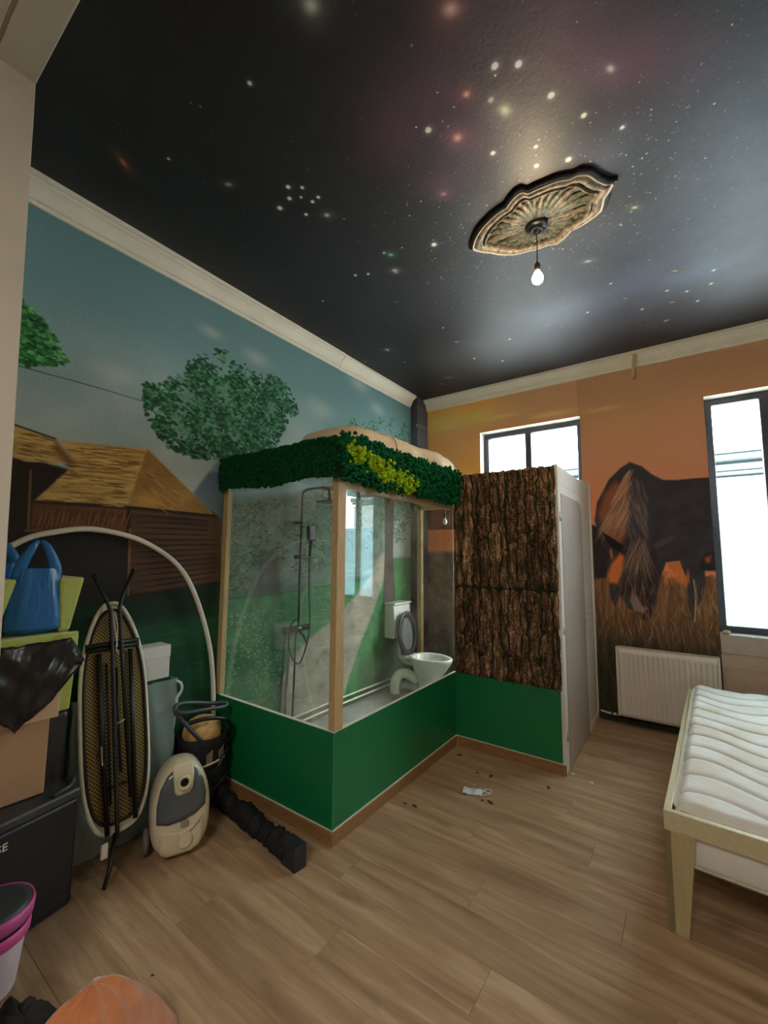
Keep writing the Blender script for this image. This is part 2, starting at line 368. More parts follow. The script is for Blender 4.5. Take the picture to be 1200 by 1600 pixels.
def paint_left():
    cv = Canvas(-YF, ZC, 300, lambda x, y: (x*0, x+YF, y), 'x', 0.0)
    n1 = fbm(cv.h, cv.w, 5, 6, 1); n2 = fbm(cv.h, cv.w, 30, 30, 5); st = fbm(cv.h, cv.w, 160, 6, 9)
    Y = cv.Y
    cv.a = grad(Y, [(0, (150, 165, 160)), (1.6, (160, 176, 176)), (2.2, (140, 163, 166)), (2.7, (112, 145, 150)), (3.4, (92, 128, 135))])
    cl = np.clip((n1-.48)*4, 0, 1)*np.clip((2.9-Y)*1.5, 0, 1); cv.a = cv.a*(1-cl[..., None]*.55)+np.array((196, 194, 190))*cl[..., None]*.55
    for u, v, r in ((400, 560, .14), (180, 585, .16), (560, 600, .18), (330, 520, .1), (590, 640, .15), (500, 640, .2)): cv.glow(u, v, r, (203, 198, 194), .4, .5)
    cv.line([(20, 570), (130, 600), (240, 632)], .0035, (60, 75, 80), .7)
    cv.a *= 1.08
    # distant blue hills right of the hut
    cv.fill([(290, 790), (312, 760), (325, 740), (345, 735), (360, 730), (360, 840), (330, 830)], (112, 132, 146), 4)
    # ground
    gcol = [(12, 938), (100, 930), (200, 925), (345, 905), (360, 900), (420, 905), (500, 915), (560, 900), (600, 895), (660, 870), (660, 1300), (300, 1400), (-300, 1700), (-200, 950)]
    cv.fill(gcol, (34, 84, 52), 8, tex=.75+.5*n2)
    for k in range(900):   # grass marks
        y_ = rng.uniform(0, 4.1); z_ = rng.uniform(0, 1.2)
        c = (62, 128, 74) if rng.random() < .4 else (18, 58, 36)
        cv.dab(y_, z_, rng.uniform(.03, .12), rng.uniform(.004, .012), rng.normal()*.12, c, .3)
    # the darker ground around the hut
    cv.fill([(0, 925), (345, 905), (335, 960), (200, 985), (0, 1010)], (22, 40, 30), 18, .8)
    cv.glow(235, 1000, .22, (26, 92, 52), .5, .35); cv.glow(150, 960, .12, (30, 86, 50), .5, .3)
    # hut walls
    tex = .75+.5*st
    cv.fill([(-40, 700), (60, 720), (332, 800), (345, 812), (345, 912), (200, 938), (100, 945), (-60, 960)], (44, 35, 30), 3, tex=tex)
    cv.fill([(204, 796), (344, 810), (344, 908), (202, 930)], (88, 62, 46), 2, tex=tex)
    for k in range(13):
        t = (k+.5)/13; cv.stroke(206, 800+t*126, 342, 812+t*92, .005, (38, 28, 22), .8)
        if k % 2: cv.stroke(220+5*k, 806+t*120, 300, 810+t*105, .004, (128, 92, 66), .5)
    cv.fill([(50, 786), (198, 796), (196, 828), (48, 830)], (104, 66, 44), 2, tex=tex)
    for k in range(60):
        u = 54+k*2.4; cv.stroke(u, 826, u+10+rng.normal()*4, 800+rng.normal()*4, .0035, (150, 100, 62) if k % 3 else (58, 36, 26), .6)
    cv.fill([(10, 725), (46, 728), (44, 832), (8, 850)], (48, 36, 30), 2)
    cv.line([(48, 735), (44, 830)], .006, (120, 88, 62), .8)
    cv.line([(40, 830), (198, 829)], .007, (116, 84, 60), .8)
    cv.line([(203, 828), (200, 930)], .008, (132, 92, 64), .9)
    cv.fill([(40, 833), (199, 832), (198, 932), (14, 945)], (40, 36, 36), 3)
    cv.fill([(326, 806), (346, 812), (346, 838), (326, 836)], (92, 72, 56), 2)
    # roofs
    roof = (196, 158, 92)
    cv.fill([(-30, 650), (22, 664), (86, 686), (118, 724), (40, 722), (10, 712), (-30, 715)], roof, 1.5, tex=.7+.6*st)
    cv.fill([(94, 689), (230, 702), (334, 804), (196, 790), (54, 782), (118, 724)], roof, 1.5, tex=.7+.6*st)
    cv.fill([(230, 702), (334, 804), (200, 790)], (168, 126, 68), 2, tex=.75+.5*n2)
    cv.fill([(88, 690), (120, 726), (112, 735), (80, 700)], (118, 78, 44), 4, .8)
    for k in range(170):
        t = rng.random(); s_ = rng.random(); v = 694+t*92; ul = 112-t*52 if v > 724 else 100+(t*18); ur = 228-t*26
        u = ul+(ur-ul)*s_*.85; L = rng.uniform(12, 46); L = min(L, ur-u)
        cv.stroke(u, v+s_*8, u+L, v+s_*8+L*.07, .0035, (226, 196, 134) if rng.random() < .45 else (104, 70, 34), .6)
    for k in range(60):
        t = rng.random(); v = 672+t*44; u = 20+rng.random()*50; cv.stroke(u, v+u*.1, u+25, v+u*.1+5, .0035, (222, 190, 128) if k % 2 else (102, 70, 36), .6)
    for k in range(60):
        t = rng.random(); s_ = rng.random(); u = 212+90*t*s_+6; v = 715+80*t
        cv.stroke(u, v, u+14, v+10, .004, (206, 168, 100) if k % 2 else (120, 82, 44), .45)
    cv.line([(22, 664), (86, 686)], .006, (62, 66, 62), .7)
    # trees
    G = [(38, 100, 62), (24, 72, 46), (72, 140, 92), (14, 54, 36)]
    G2 = [(60, 140, 70), (36, 100, 50), (24, 70, 40), (100, 176, 100)]
    leaves(cv, [(-40, 440), (36, 470), (70, 505), (108, 560), (100, 572), (60, 570), (-40, 585)], 1500, G2, clump=60)
    big = [(222, 640), (226, 600), (252, 600), (290, 575), (300, 548), (330, 545), (356, 548), (400, 575), (440, 592), (462, 622), (467, 645), (445, 668), (430, 700), (400, 720), (345, 722), (306, 716), (262, 700), (240, 668)]
    cv.fill([(250, 625), (300, 590), (380, 600), (440, 620), (440, 670), (380, 700), (320, 705), (270, 680)], (60, 108, 80), 22, .55)
    leaves(cv, big, 4600, G, r=(.007, .026), clump=95)
    leaves(cv, [(540, 650), (560, 655), (600, 650), (640, 665), (640, 705), (540, 700)], 500, [(80, 140, 100), (50, 110, 76)], clump=30)
    # the part behind the shower glass: shrubs, trunk, lawn, winding path, tree
    cv.fill([(345, 780), (520, 770), (600, 760), (600, 880), (520, 925), (345, 935)], (84, 104, 86), 12, .85, tex=.7+.6*n2)
    leaves(cv, [(350, 790), (520, 770), (520, 880), (350, 930)], 1800, [(92, 124, 84), (52, 80, 60), (120, 140, 104), (44, 62, 52)], clump=90)
    cv.fill([(405, 860), (432, 860), (436, 930), (404, 936)], (62, 62, 58), 6, .7)
    cv.fill([(345, 935), (420, 928), (520, 912), (600, 905), (650, 890), (650, 1110), (560, 1150), (345, 1150)], (60, 122, 74), 5, .95, tex=.75+.5*n2)
    cv.line([(355, 936), (430, 929), (520, 914)], .005, (50, 70, 54), .8)
    leaves(cv, [(350, 960), (450, 950), (450, 1100), (350, 1090)], 1400, [(96, 150, 100), (40, 88, 56), (140, 176, 132)], r=(.004, .012), clump=80)
    path = [(434, 1180), (440, 1060), (462, 1020), (498, 985), (528, 962), (556, 930), (578, 900), (590, 872), (600, 862), (606, 872), (598, 920), (580, 965), (566, 1010), (548, 1060), (536, 1110), (530, 1180)]
    cv.fill(path, (160, 150, 132), 5, 1, tex=.8+.4*n2)
    for k in range(420):
        u = rng.uniform(350, 650); v = rng.uniform(800, 1110); cv.glow(u, v, rng.uniform(.02, .07), (150, 158, 136) if k % 2 else (52, 66, 48), .22, .5, rng.normal())
    for k in range(260):
        u = rng.uniform(440, 596); v = rng.uniform(880, 1130); cv.stroke(u, v, u+16, v-3, .006, (188, 180, 162) if k % 2 else (122, 112, 98), .25)
    cv.fill([(566, 1000), (582, 960), (602, 900), (608, 870), (652, 868), (652, 1120), (530, 1120), (545, 1060)], (62, 124, 70), 4, 1, tex=.75+.5*n2)
    leaves(cv, [(540, 1100), (560, 1010), (610, 900), (650, 890), (640, 1080)], 900, [(104, 160, 104), (46, 96, 60)], r=(.004, .011), clump=60)
    cv.fill([(610, 800), (648, 800), (648, 872), (610, 872)], (160, 160, 148), 4, .8)
    cv.fill([(575, 770), (650, 770), (650, 800), (575, 830)], (86, 108, 88), 8, .6)
    leaves(cv, [(545, 765), (650, 765), (650, 830), (625, 862), (600, 830), (560, 870), (545, 850)], 1500, [(66, 100, 74), (44, 78, 56), (110, 136, 104)], clump=70)
    cv.fill([(601, 775), (616, 775), (614, 860), (618, 945), (598, 945), (601, 870)], (78, 64, 54), 2, tex=.7+.6*n2)
    cv.fill([(560, 1040), (600, 1010), (650, 990), (650, 1130), (560, 1150)], (92, 90, 76), 14, .5)
    return cv.image('farm_mural')

def paint_back():
    cv = Canvas(XR, ZC, 300, lambda x, y: (x, x*0, y), 'y', 0.0)
    n1 = fbm(cv.h, cv.w, 5, 3, 31); n2 = fbm(cv.h, cv.w, 40, 40, 35); st = fbm(cv.h, cv.w, 10, 160, 39)
    Y = cv.Y; X = cv.X
    a1 = grad(Y, [(1.4, (222, 132, 92)), (1.9, (222, 138, 98)), (2.4, (214, 148, 112)), (2.8, (204, 152, 112)), (3.4, (186, 146, 116))])
    a2 = grad(Y, [(1.4, (224, 146, 92)), (1.72, (226, 128, 78)), (1.95, (232, 164, 70)), (2.2, (236, 196, 40)), (2.45, (222, 160, 86)), (2.9, (218, 160, 108)), (3.1, (228, 186, 110)), (3.25, (218, 160, 90)), (3.4, (204, 160, 112))])
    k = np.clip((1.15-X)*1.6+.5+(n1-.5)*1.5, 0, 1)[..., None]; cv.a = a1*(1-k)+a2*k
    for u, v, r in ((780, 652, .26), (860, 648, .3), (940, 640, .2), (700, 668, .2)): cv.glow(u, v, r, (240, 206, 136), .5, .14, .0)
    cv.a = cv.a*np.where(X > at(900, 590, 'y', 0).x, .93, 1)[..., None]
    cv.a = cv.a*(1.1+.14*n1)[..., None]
    hz = at(1080, 905, 'y', 0).z+.05
    g = grad(Y, [(0, (44, 50, 34)), (.45, (60, 58, 40)), (.75, (84, 66, 48)), (1.05, (128, 92, 62)), (hz, (140, 96, 68))])*(.7+.6*st)[..., None]
    m = np.clip((hz-Y)*30+(n2-.5)*6, 0, 1)[..., None]; cv.a = cv.a*(1-m)+g*m
    # left of the cubicle: dull mottled brown low down, flat red-brown band higher up
    mm = (np.clip((.75-X)*5, 0, 1)*np.clip((1.55-Y)*20, 0, 1))[..., None]; cv.a = cv.a*(1-mm)+(np.array((124, 104, 92))*(.6+.8*n2)[..., None])*mm
    mm = (np.clip((.75-X)*5, 0, 1)*np.clip((Y-1.78)*60, 0, 1)*np.clip((2.4-Y)*8, 0, 1))[..., None]; cv.a = cv.a*(1-mm)+np.array((142, 76, 60))*mm
    def P(*q): return [(900+x/2.91, 600+y/2.91) for x, y in q]
    D = (62, 58, 64)
    # second animal glimpsed behind, left
    cv.fill(P((70, 640), (130, 660), (160, 760), (140, 880), (80, 890)), (52, 44, 46), 3)
    cv.fill(P((85, 620), (96, 540), (150, 435), (200, 385), (245, 356), (300, 376), (345, 412), (395, 437), (450, 438), (540, 430), (620, 425), (640, 560), (640, 800), (585, 850), (590, 905), (572, 985), (552, 1010), (540, 1075), (520, 1075), (512, 990), (500, 890), (470, 805), (410, 812), (385, 880), (360, 1010), (330, 1085), (300, 1070), (270, 1030), (230, 1020), (200, 960), (180, 1010), (160, 990), (150, 900), (140, 850), (150, 780), (110, 720)), D, 2, tex=.8+.4*n2)
    cv.fill(P((590, 770), (640, 760), (640, 850), (580, 850), (560, 830)), (40, 38, 42), 3)
    cv.fill(P((585, 790), (615, 780), (612, 812), (590, 815)), (206, 96, 56), 3, .8)
    # gap of warm grass between the forelegs
    cv.fill(P((410, 815), (470, 808), (500, 885), (505, 930), (470, 900)), (216, 120, 66), 4, .8)
    # lit neck and mane strands
    cv.fill(P((100, 590), (130, 500), (180, 440), (235, 480), (250, 560), (225, 690), (200, 730), (160, 710), (118, 670)), (190, 104, 62), 8, .75)
    for i in range(620):
        t = rng.random(); s_ = rng.random()
        x0, y0 = 250-110*t*s_+rng.normal()*6, 385+250*t; L = rng.uniform(40, 100)
        x1, y1 = x0-L*.45-20*s_, y0+L
        (a, b), (c, d) = P((x0, y0), (x1, y1))
        colr = [(206, 176, 152), (156, 128, 112), (226, 142, 92), (104, 84, 78)][rng.integers(4)]
        cv.stroke(a, b, c, d, .0035, colr, .5)
    for i in range(260):
        x0, y0 = 255+rng.uniform(-30, 55), rng.uniform(420, 660); L = rng.uniform(40, 90)
        (a, b), (c, d) = P((x0, y0), (x0+L*.35, y0+L)); cv.stroke(a, b, c, d, .003, (142, 126, 120) if i % 2 else (76, 68, 70), .5)
    # ears
    cv.fill(P((118, 676), (150, 692), (215, 735), (205, 770), (160, 745)), (30, 26, 30), 2)
    cv.fill(P((455, 684), (430, 715), (370, 752), (350, 735), (370, 715)), (84, 74, 78), 2)
    # lit cheek
    cv.fill(P((200, 770), (160, 820), (142, 870), (150, 905), (190, 910), (215, 850), (225, 790)), (238, 128, 60), 5, .95)
    cv.fill(P((160, 745), (170, 790), (160, 800), (152, 760)), (228, 120, 56), 3, .9)
    # face, forelock, muzzle
    cv.fill(P((230, 760), (360, 760), (378, 860), (350, 1000), (320, 1060), (270, 1030), (235, 960), (210, 880)), (50, 42, 44), 5)
    for i in range(240):
        t = rng.random(); x0 = 285+rng.normal()*16; y0 = 690+rng.random()*60; L = rng.uniform(80, 230); k_ = (rng.random()-.5)*.95
        (a, b), (c, d) = P((x0, y0), (x0+k_*L, y0+L*.9)); cv.stroke(a, b, c, d, .003, [(140, 112, 98), (98, 78, 70), (172, 140, 120), (60, 50, 50)][rng.integers(4)], .5)
    cv.fill(P((255, 935), (272, 960), (300, 1010), (325, 1020), (310, 1045), (262, 1030), (246, 985)), (176, 150, 142), 4, .75)
    cv.fill(P((300, 890), (312, 930), (306, 960), (298, 930)), (150, 128, 120), 2, .6)
    cv.line(P((535, 890), (545, 960), (540, 1080)), .006, (196, 170, 150), .6)
    for i in range(40):
        x = rng.uniform(400, 520); (a, b), (c, d) = P((x, 830+rng.random()*40), (x+rng.normal()*8, 900+rng.random()*30)); cv.stroke(a, b, c, d, .004, (236, 132, 70), .5)
    # grass blades over everything
    for i in range(5200):
        x = rng.uniform(.05, 4.0); z0 = rng.uniform(0.0, hz*.86); L = rng.uniform(.05, .2)
        ua = math.pi/2+rng.normal()*.22; z = z0+L/2
        w_ = z/hz
        c = [(200, 134, 88), (168, 124, 84), (226, 166, 118), (78, 56, 40), (112, 86, 58)][rng.integers(5)]
        if w_ < .55: c = [(84, 84, 56), (48, 54, 34), (128, 112, 78), (34, 38, 24), (96, 84, 58)][rng.integers(5)]
        cv.dab(x, z, L/2, .0028, ua, c, .45)
    return cv.image('horse_mural')

def paint_ceiling():
    cv = Canvas(XR, -YF, 330, lambda x, y: (x, y+YF, x*0+ZC), 'z', ZC)
    n1 = fbm(cv.h, cv.w, 4, 4, 61, 5); n2 = fbm(cv.h, cv.w, 12, 12, 66, 4)
    cv.a[:] = (28, 27, 30)
    def neb_sheen(u, v, r, col, k, ell=1., ang=0): cv.glow(u, v, r, col, k, ell, ang)
    # window sheen painted in as pale blue-grey haze, plum clouds in the middle
    neb_sheen(1100, 330, .85, (104, 112, 130), .8, .8, .3); neb_sheen(1180, 200, .6, (104, 110, 126), .65)
    neb_sheen(900, 480, .75, (92, 98, 116), .7, .55, -.3); neb_sheen(760, 540, .5, (74, 76, 86), .5, .6)
    neb_sheen(1120, 420, .5, (112, 126, 156), .5, .5, .4); neb_sheen(880, 560, .6, (76, 78, 88), .55)
    neb_sheen(640, 480, .5, (44, 44, 54), .6); neb_sheen(520, 430, .5, (36, 34, 42), .6)
    for u, v, r, k in ((650, 170, .3, .6), (740, 210, .25, .55), (700, 100, .3, .5), (690, 285, .18, .55), (850, 60, .35, .45), (960, 100, .2, .6), (900, 30, .3, .45), (600, 230, .2, .4), (1050, 100, .3, .3), (820, 540, .2, .15)):
        neb_sheen(u, v, r, (112, 62, 90), k, .8, .5)
    neb_sheen(805, 215, .16, (112, 106, 100), .5, .75, 1.2)  # faint reflection of the bulb, painted in
    neb_sheen(860, 490, .28, (86, 92, 112), .5, .7)  # faint bluish window reflection, painted in
    neb_sheen(760, 330, .16, (96, 96, 104), .5); neb_sheen(930, 250, .2, (104, 112, 140), .5)
    neb_sheen(1060, 480, 1.0, (96, 98, 108), .35, .8); neb_sheen(700, 560, .6, (74, 70, 76), .4, .7); v_ = (.6+.8*n1)*(.85+.3*n2); cv.a *= v_[..., None]  # more window light painted in as grey, then mottling
    # star dust: dense ring round the rose, thinner elsewhere
    rc = cv.to2(850, 335)
    for i in range(2300):
        if i < 1100:
            a = rng.uniform(0, 6.28); r = abs(rng.normal())*.32; x, y = rc[0]+math.cos(a)*(.42+r), rc[1]+math.sin(a)*(.26+r)
        else: x, y = rng.uniform(0, XR), rng.uniform(0, 4.1)
        b = rng.random()**2; s_ = .0018+.0042*rng.random()**5; c = [(235, 240, 240), (200, 225, 235), (240, 230, 200)][rng.integers(3)]
        cv.dab(x, y, s_, s_, 0, c, .25+.7*b if i < 1100 else .12+.6*b)
    for i in range(260):   # trail along the lower band
        u = rng.normal(820, 150); v = rng.normal(520, 45); x, y = cv.to2(u, v); cv.dab(x, y, .0025, .0025, 0, (220, 225, 235), .3+.5*rng.random())
    S_ = [(773, 103, 6), (810, 100, 6), (861, 149, 6), (912, 180, 5), (767, 156, 5), (669, 203, 6), (770, 239, 5), (888, 249, 6), (972, 199, 4), (933, 330, 0), (837, 229, 4), (838, 259, 5),
          (908, 359, 0), (443, 0, 0), (390, 130, 4), (263, 248, 3), (555, 430, 4), (600, 395, 4), (678, 382, 7), (618, 424, 7), (575, 428, 4), (1115, 422, 4), (1111, 443, 4), (1073, 455, 4), (1042, 454, 4), (1003, 483, 4), (954, 443, 3), (918, 488, 4),
          (605, 546, 5), (1048, 382, 0), (712, 534, 4), (714, 215, 0), (1040, 501, 5), (796, 530, 4), (741, 560, 4), (785, 564, 4), (606, 548, 4), (632, 566, 3), (1090, 470, 4), (920, 300, 0), (692, 512, 3), (450, 292, 5), (472, 293, 4), (452, 310, 5), (470, 308, 3), (488, 315, 4), (497, 308, 4), (437, 325, 6), (478, 335, 4), (504, 470, 3), (1076, 252, 0)]
    for u, v, r in S_:
        if r:
            x, y = cv.to2(u, v); s_ = r*.0025; cv.glow(u, v, s_*1.8, (190, 200, 200), .5); cv.dab(x, y, s_, s_, 0, (238, 240, 232), .95)
    def gal(u, v, r, core, halo, ell=.6, ang=.6):
        r *= 1.45; halo = tuple(x*.9 for x in halo)
        cv.glow(u, v, r, halo, .75, ell, ang); cv.glow(u, v, r*.62, tuple(x*.7 for x in halo), .35, ell, ang); cv.glow(u, v, r*.34, core, .95, ell, ang)
    gal(485, 8, .07, (200, 200, 190), (100, 102, 98), .9); gal(192, 254, .07, (206, 130, 90), (120, 62, 46), .45, 2.2); gal(356, 288, .045, (200, 200, 192), (74, 74, 74), .7)
    gal(510, 336, .04, (225, 225, 215), (90, 92, 92), .8); gal(703, 14, .08, (220, 170, 160), (110, 66, 66), .8); gal(788, 172, .075, (222, 218, 190), (128, 130, 122), .7, 1.2)
    gal(728, 147, .035, (235, 180, 172), (150, 84, 86), .9); gal(714, 215, .05, (230, 170, 160), (150, 90, 96), .9); gal(953, 107, .05, (216, 200, 208), (120, 84, 112), .6, 1.1)
    gal(692, 303, .035, (180, 130, 140), (120, 74, 92), .8); gal(991, 324, .035, (232, 232, 190), (120, 124, 112), .6, .5); gal(1054, 423, .05, (220, 214, 140), (110, 104, 74), .35, .5)
    gal(976, 466, .04, (200, 196, 140), (96, 92, 74), .4, .5); gal(918, 408, .05, (214, 206, 180), (110, 112, 116), .5, .3); gal(1050, 472, .035, (230, 226, 180), (90, 90, 84), .4, .4)
    gal(1042, 500, .03, (240, 240, 210), (110, 110, 100), .4, .5); gal(610, 398, .04, (120, 200, 190), (60, 100, 98), .8); gal(616, 422, .04, (235, 235, 225), (100, 100, 98), .7)
    gal(604, 546, .05, (220, 222, 220), (90, 92, 96), .5); gal(714, 534, .03, (200, 196, 150), (80, 80, 70), .5); gal(570, 565, .04, (170, 174, 176), (80, 82, 88), .4); gal(700, 590, .06, (170, 176, 186), (80, 84, 96), .35); gal(690, 600, .04, (160, 165, 175), (74, 78, 90), .35)
    return cv.image('space_mural')

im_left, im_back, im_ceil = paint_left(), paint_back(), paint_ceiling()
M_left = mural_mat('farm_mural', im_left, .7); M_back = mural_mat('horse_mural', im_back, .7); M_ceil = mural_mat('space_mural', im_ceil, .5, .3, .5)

# ------------------------------------------------------------------ shell
TH = .35
fl = struct('floor', MB().box(-.2, XR+.4, -8.6, .35, -.08, -.012), mat('screed', (60, 52, 44), .9), 'oak laminate floor laid in long staggered boards')
PW, PL, G_ = .192, 1.285, .0004
me_plank = None
for r in range(int(5.0/PW)+1):
    y1 = 0-r*PW; y0 = y1-PW
    off = -((r*.43) % 1)*PL
    x = off-.01
    while x < XR:
        xa, xb = max(x, 0), min(x+PL, XR)
        if xb-xa > .05:
            if xb-xa > PL-.002 and me_plank:
                o = bpy.data.objects.new('plank', me_plank); COL.objects.link(o); o.parent = fl
            else:
                L = xb-xa
                mb = MB().box(-L/2+G_, L/2-G_, -PW/2+G_, PW/2-G_, -.012, -.0012)
                k = len(mb.v); e = .001
                mb.v[4:8] = [(-L/2+G_, -PW/2+G_, -.0012), (L/2-G_, -PW/2+G_, -.0012), (-L/2+G_, PW/2-G_, -.0012), (L/2-G_, PW/2-G_, -.0012)]
                mb.v += [(-L/2+e, -PW/2+e, 0), (L/2-e, -PW/2+e, 0), (-L/2+e, PW/2-e, 0), (L/2-e, PW/2-e, 0)]
                mb.f[1] = (8, 9, 11, 10); mb.f += [(4, 5, 9, 8), (6, 10, 11, 7), (4, 8, 10, 6), (5, 7, 11, 9)]
                o = mb.build('plank', M_plank, fl, local=True)
                if L > PL-.002: me_plank = o.data
            o.location = ((xa+xb)/2, (y0+y1)/2, 0)
        x += PL

def uv_left(p): return ((p.y-YF)/-YF, p.z/ZC)
def uv_back(p): return (p.x/XR, p.z/ZC)
def uv_ceil(p): return (p.x/XR, (p.y-YF)/-YF)
struct('wall_left', MB().box(-.2, 0, -4.75, 0, 0, ZC), M_left, 'left wall papered with a farm landscape of thatched huts and trees', uvf=uv_left)
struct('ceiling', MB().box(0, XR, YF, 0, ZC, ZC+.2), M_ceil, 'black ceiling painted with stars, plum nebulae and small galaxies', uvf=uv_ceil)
# back wall with two openings: mural skin + plaster body around the holes
def wall_with_holes(y0, y1, holes, x0, x1, z0, z1):
    mb = MB(); xs = sorted({x0, x1, *[h[i] for h in holes for i in (0, 1)]}); zs = sorted({z0, z1, *[h[i] for h in holes for i in (2, 3)]})
    for a, b in zip(xs[:-1], xs[1:]):
        run = []
        for c, d in zip(zs[:-1], zs[1:]):
            if any(h[0] <= a and b <= h[1] and h[2] <= c and d <= h[3] for h in holes): continue
            mb.box(a, b, y0, y1, c, d)
    return mb
wb = struct('wall_back', wall_with_holes(.004, TH, [W1, W2], -.2, XR+.2, 0, ZC), M_white, 'back wall with a window over the cubicle and a tall one above the bed')
mb = MB()
xs = [0, W1[0], W1[1], W2[0]]; 
for a, b, c, d in ((0, W1[0], 0, ZC), (W1[0], W1[1], 0, W1[2]), (W1[0], W1[1], W1[3], ZC), (W1[1], W2[0], 0, ZC), (W2[0], XR, W2[3], ZC), (W2[1], XR, .87, W2[3])):
    mb.box(a, b, 0, .004, c, d)
mb.build('mural_paper', M_back, wb, uvf=uv_back, label='sunset mural of a dark horse grazing in tall grass')
mb = MB().box(W2[0], XR, -.002, .004, 0, .60).box(W2[0], XR, -.012, .004, .60, .615).box(W2[0], XR, -.004, .004, .615, .72)
mb.build('plaster_apron', M_beige, wb, label='bare beige plaster below the tall window')
MB().box(W2[0]-.0, W2[1]+.02, -.03, .10, .72, .866).build('window_ledge', mat('ledge_stone', (176, 158, 146), .6, .06, 8), wb, bev=.004)
struct('wall_right', MB().box(XR, XR+.2, -4.75, TH, 0, ZC), M_cream, 'plain cream right wall')
struct('wall_corner', MB().box(0, .092, -.246, 0, 0, ZC), mural_mat('space_paint_column', im_ceil, .5, .3, .5), 'narrow black star painted column boxed into the corner', uvf=lambda p: (.62+p.x*.3, .15+p.z*.2))

# front wall: thick, with the cased opening the photograph is taken through
jt, jb = .728, .918       # the old jamb leans: x at the head, x at eye height
def jx(z): return jb+(jt-jb)*(z-1.52)/(3.259-1.52)
HZ = 3.259
mb = MB().prism([(-.0, 0), (jx(0), 0), (jx(HZ), HZ), (jx(HZ), ZC), (0, ZC)], 'y', -4.75, YF-.004)
mb.box(jx(HZ), XR, -4.75, YF-.004, HZ, ZC).box(3.95, XR, -4.75, YF-.004, 0, HZ)
wf = struct('wall_front', mb, M_cream, 'thick cream front wall with a wide cased opening')
# casing boards standing just proud of the reveal
for a, b in ((YF-.115, YF), (-4.75, YF-.127)):
    MB().prism([(jx(0)-.01, 0), (jx(0)+.012, 0), (jx(HZ)+.012, HZ-.012), (jx(HZ)-.01, HZ-.012)], 'y', a, b).build('jamb_board', M_cream, wf, bev=.003)
    MB().box(jx(HZ)-.01, 3.95, a, b, HZ-.014, HZ+.004).build('head_board', M_cream, wf, bev=.003)
# adjoining room behind the camera
mb = MB().box(-.2, XR+.2, -8.8, -8.6, 0, 3.6).box(-.4, -.2, -8.6, -4.75, 0, 3.6).box(XR+.2, XR+.4, -8.6, -4.75, 0, 3.6).box(-.2, XR+.2, -8.6, -4.75, 3.4, 3.6)
struct('wall_adjoining', mb, M_cream, 'cream walls and ceiling of the adjoining room')

# ------------------------------------------------------------------ cornices
PROF = [(0, 0), (0, -.125), (.012, -.125), (.018, -.108), (.03, -.104), (.034, -.095), (.036, -.082), (.046, -.06), (.062, -.042), (.078, -.034), (.084, -.026), (.098, -.024), (.1, 0)]
def cornice(name, a, b, inward, label, dz=0):
    a, b, n = Vector(a), Vector(b), Vector(inward); P = []
    for q in (a, b): P.append([q+n*p+Vector((0, 0, z+dz)) for p, z in PROF])
    mb = MB().grid(P, closed_u=True); k = len(PROF); mb.f += [tuple(range(k)), tuple(range(k, 2*k))]
    return struct(name, mb, M_cornice, label)
cornice('trim_1', (.0, YF, ZC), (.0, -1.574, ZC), (1, 0, 0), 'long front length of the white moulded cornice on the farm wall')
cornice('trim_2', (.0, -1.57, ZC), (.0, -.275, ZC), (1, 0, 0), 'short length of white cornice ending at the black corner column', -.003)
cornice('trim_3', (.092, 0, ZC), (XR, 0, ZC), (0, -1, 0), 'white moulded cornice above the sunset mural')
single('tape_strip', MB().grid([[at(992+dx, v, 'y', -.104 if v < 565 else -.06) + Vector((0, 0, 0)) for dx in (-3.5-(v-555)*.08, 3.5-(v-555)*.14)] for v in (553, 562, 575, 590)]),
       mat('masking_tape', (196, 178, 132), .7), 'strip of yellowish masking tape hanging from the cornice', 'tape', solid=.001)

# ------------------------------------------------------------------ windows
def window(name, W, mull, label, film=None):
    x0, x1, z0, z1 = W; y0, y1 = .12, .18; t = .055
    w_ = struct(name, MB().box(x0, x1, y0, y1, z0, z0+t).box(x0, x1, y0, y1, z1-t, z1).box(x0, x0+t, y0, y1, z0+t, z1-t).box(x1-t, x1, y0, y1, z0+t, z1-t), M_frame, label, bev=.004)
    MB().box(mull, mull+.065, y0-.005, y1, z0+t, z1-t).build('mullion', M_frame, w_, bev=.004)
    for a, b in ((x0+t, mull), (mull+.065, x1-t)):
        MB().box(a, b, y0+.028, y0+.034, z0+t, z1-t).build('pane', M_window, w_)
        if film: MB().box(a+.002, b-.002, y0+.036, y0+.037, z0+t, film).build('frosted_film', M_film, w_, label='pale frosted film on the lower glass')
    return w_
def film_mat():
    t = Nt('frosted_film'); t.t.nodes.remove(t.b); a = t.n('ShaderNodeBsdfTranslucent'); a.inputs[0].default_value = (.62, .77, .82, 1)
    d = t.n('ShaderNodeBsdfDiffuse'); d.inputs[0].default_value = (.66, .78, .82, 1); m = t.n('ShaderNodeMixShader'); m.inputs[0].default_value = .2
    t.l(a.outputs[0], m.inputs[1]); t.l(d.outputs[0], m.inputs[2]); t.l(m.outputs[0], t.out.inputs[0]); return t.m
M_film = film_mat()
window('window_1', W1, 1.255, 'grey framed window with two panes above the bark cubicle')
window('window_2', W2, 3.2, 'tall grey framed window above the bed', film=1.86)
# shutter guide cap and pull cord end on the tall window's ledge
p = at(1135, 984, 'y', -.005)
single('plaster_lump', MB().lathe([(0, .018), (.014, .016), (.024, .006), (.026, -.004), (.02, -.012), (0, -.015)], (p.x, .0, .882), 10, 1.2, .8), mat('plaster_crumb', (190, 178, 140), .9, .2, 40), 'small crumb of yellowish plaster on the tall window ledge', 'debris', smooth=True)

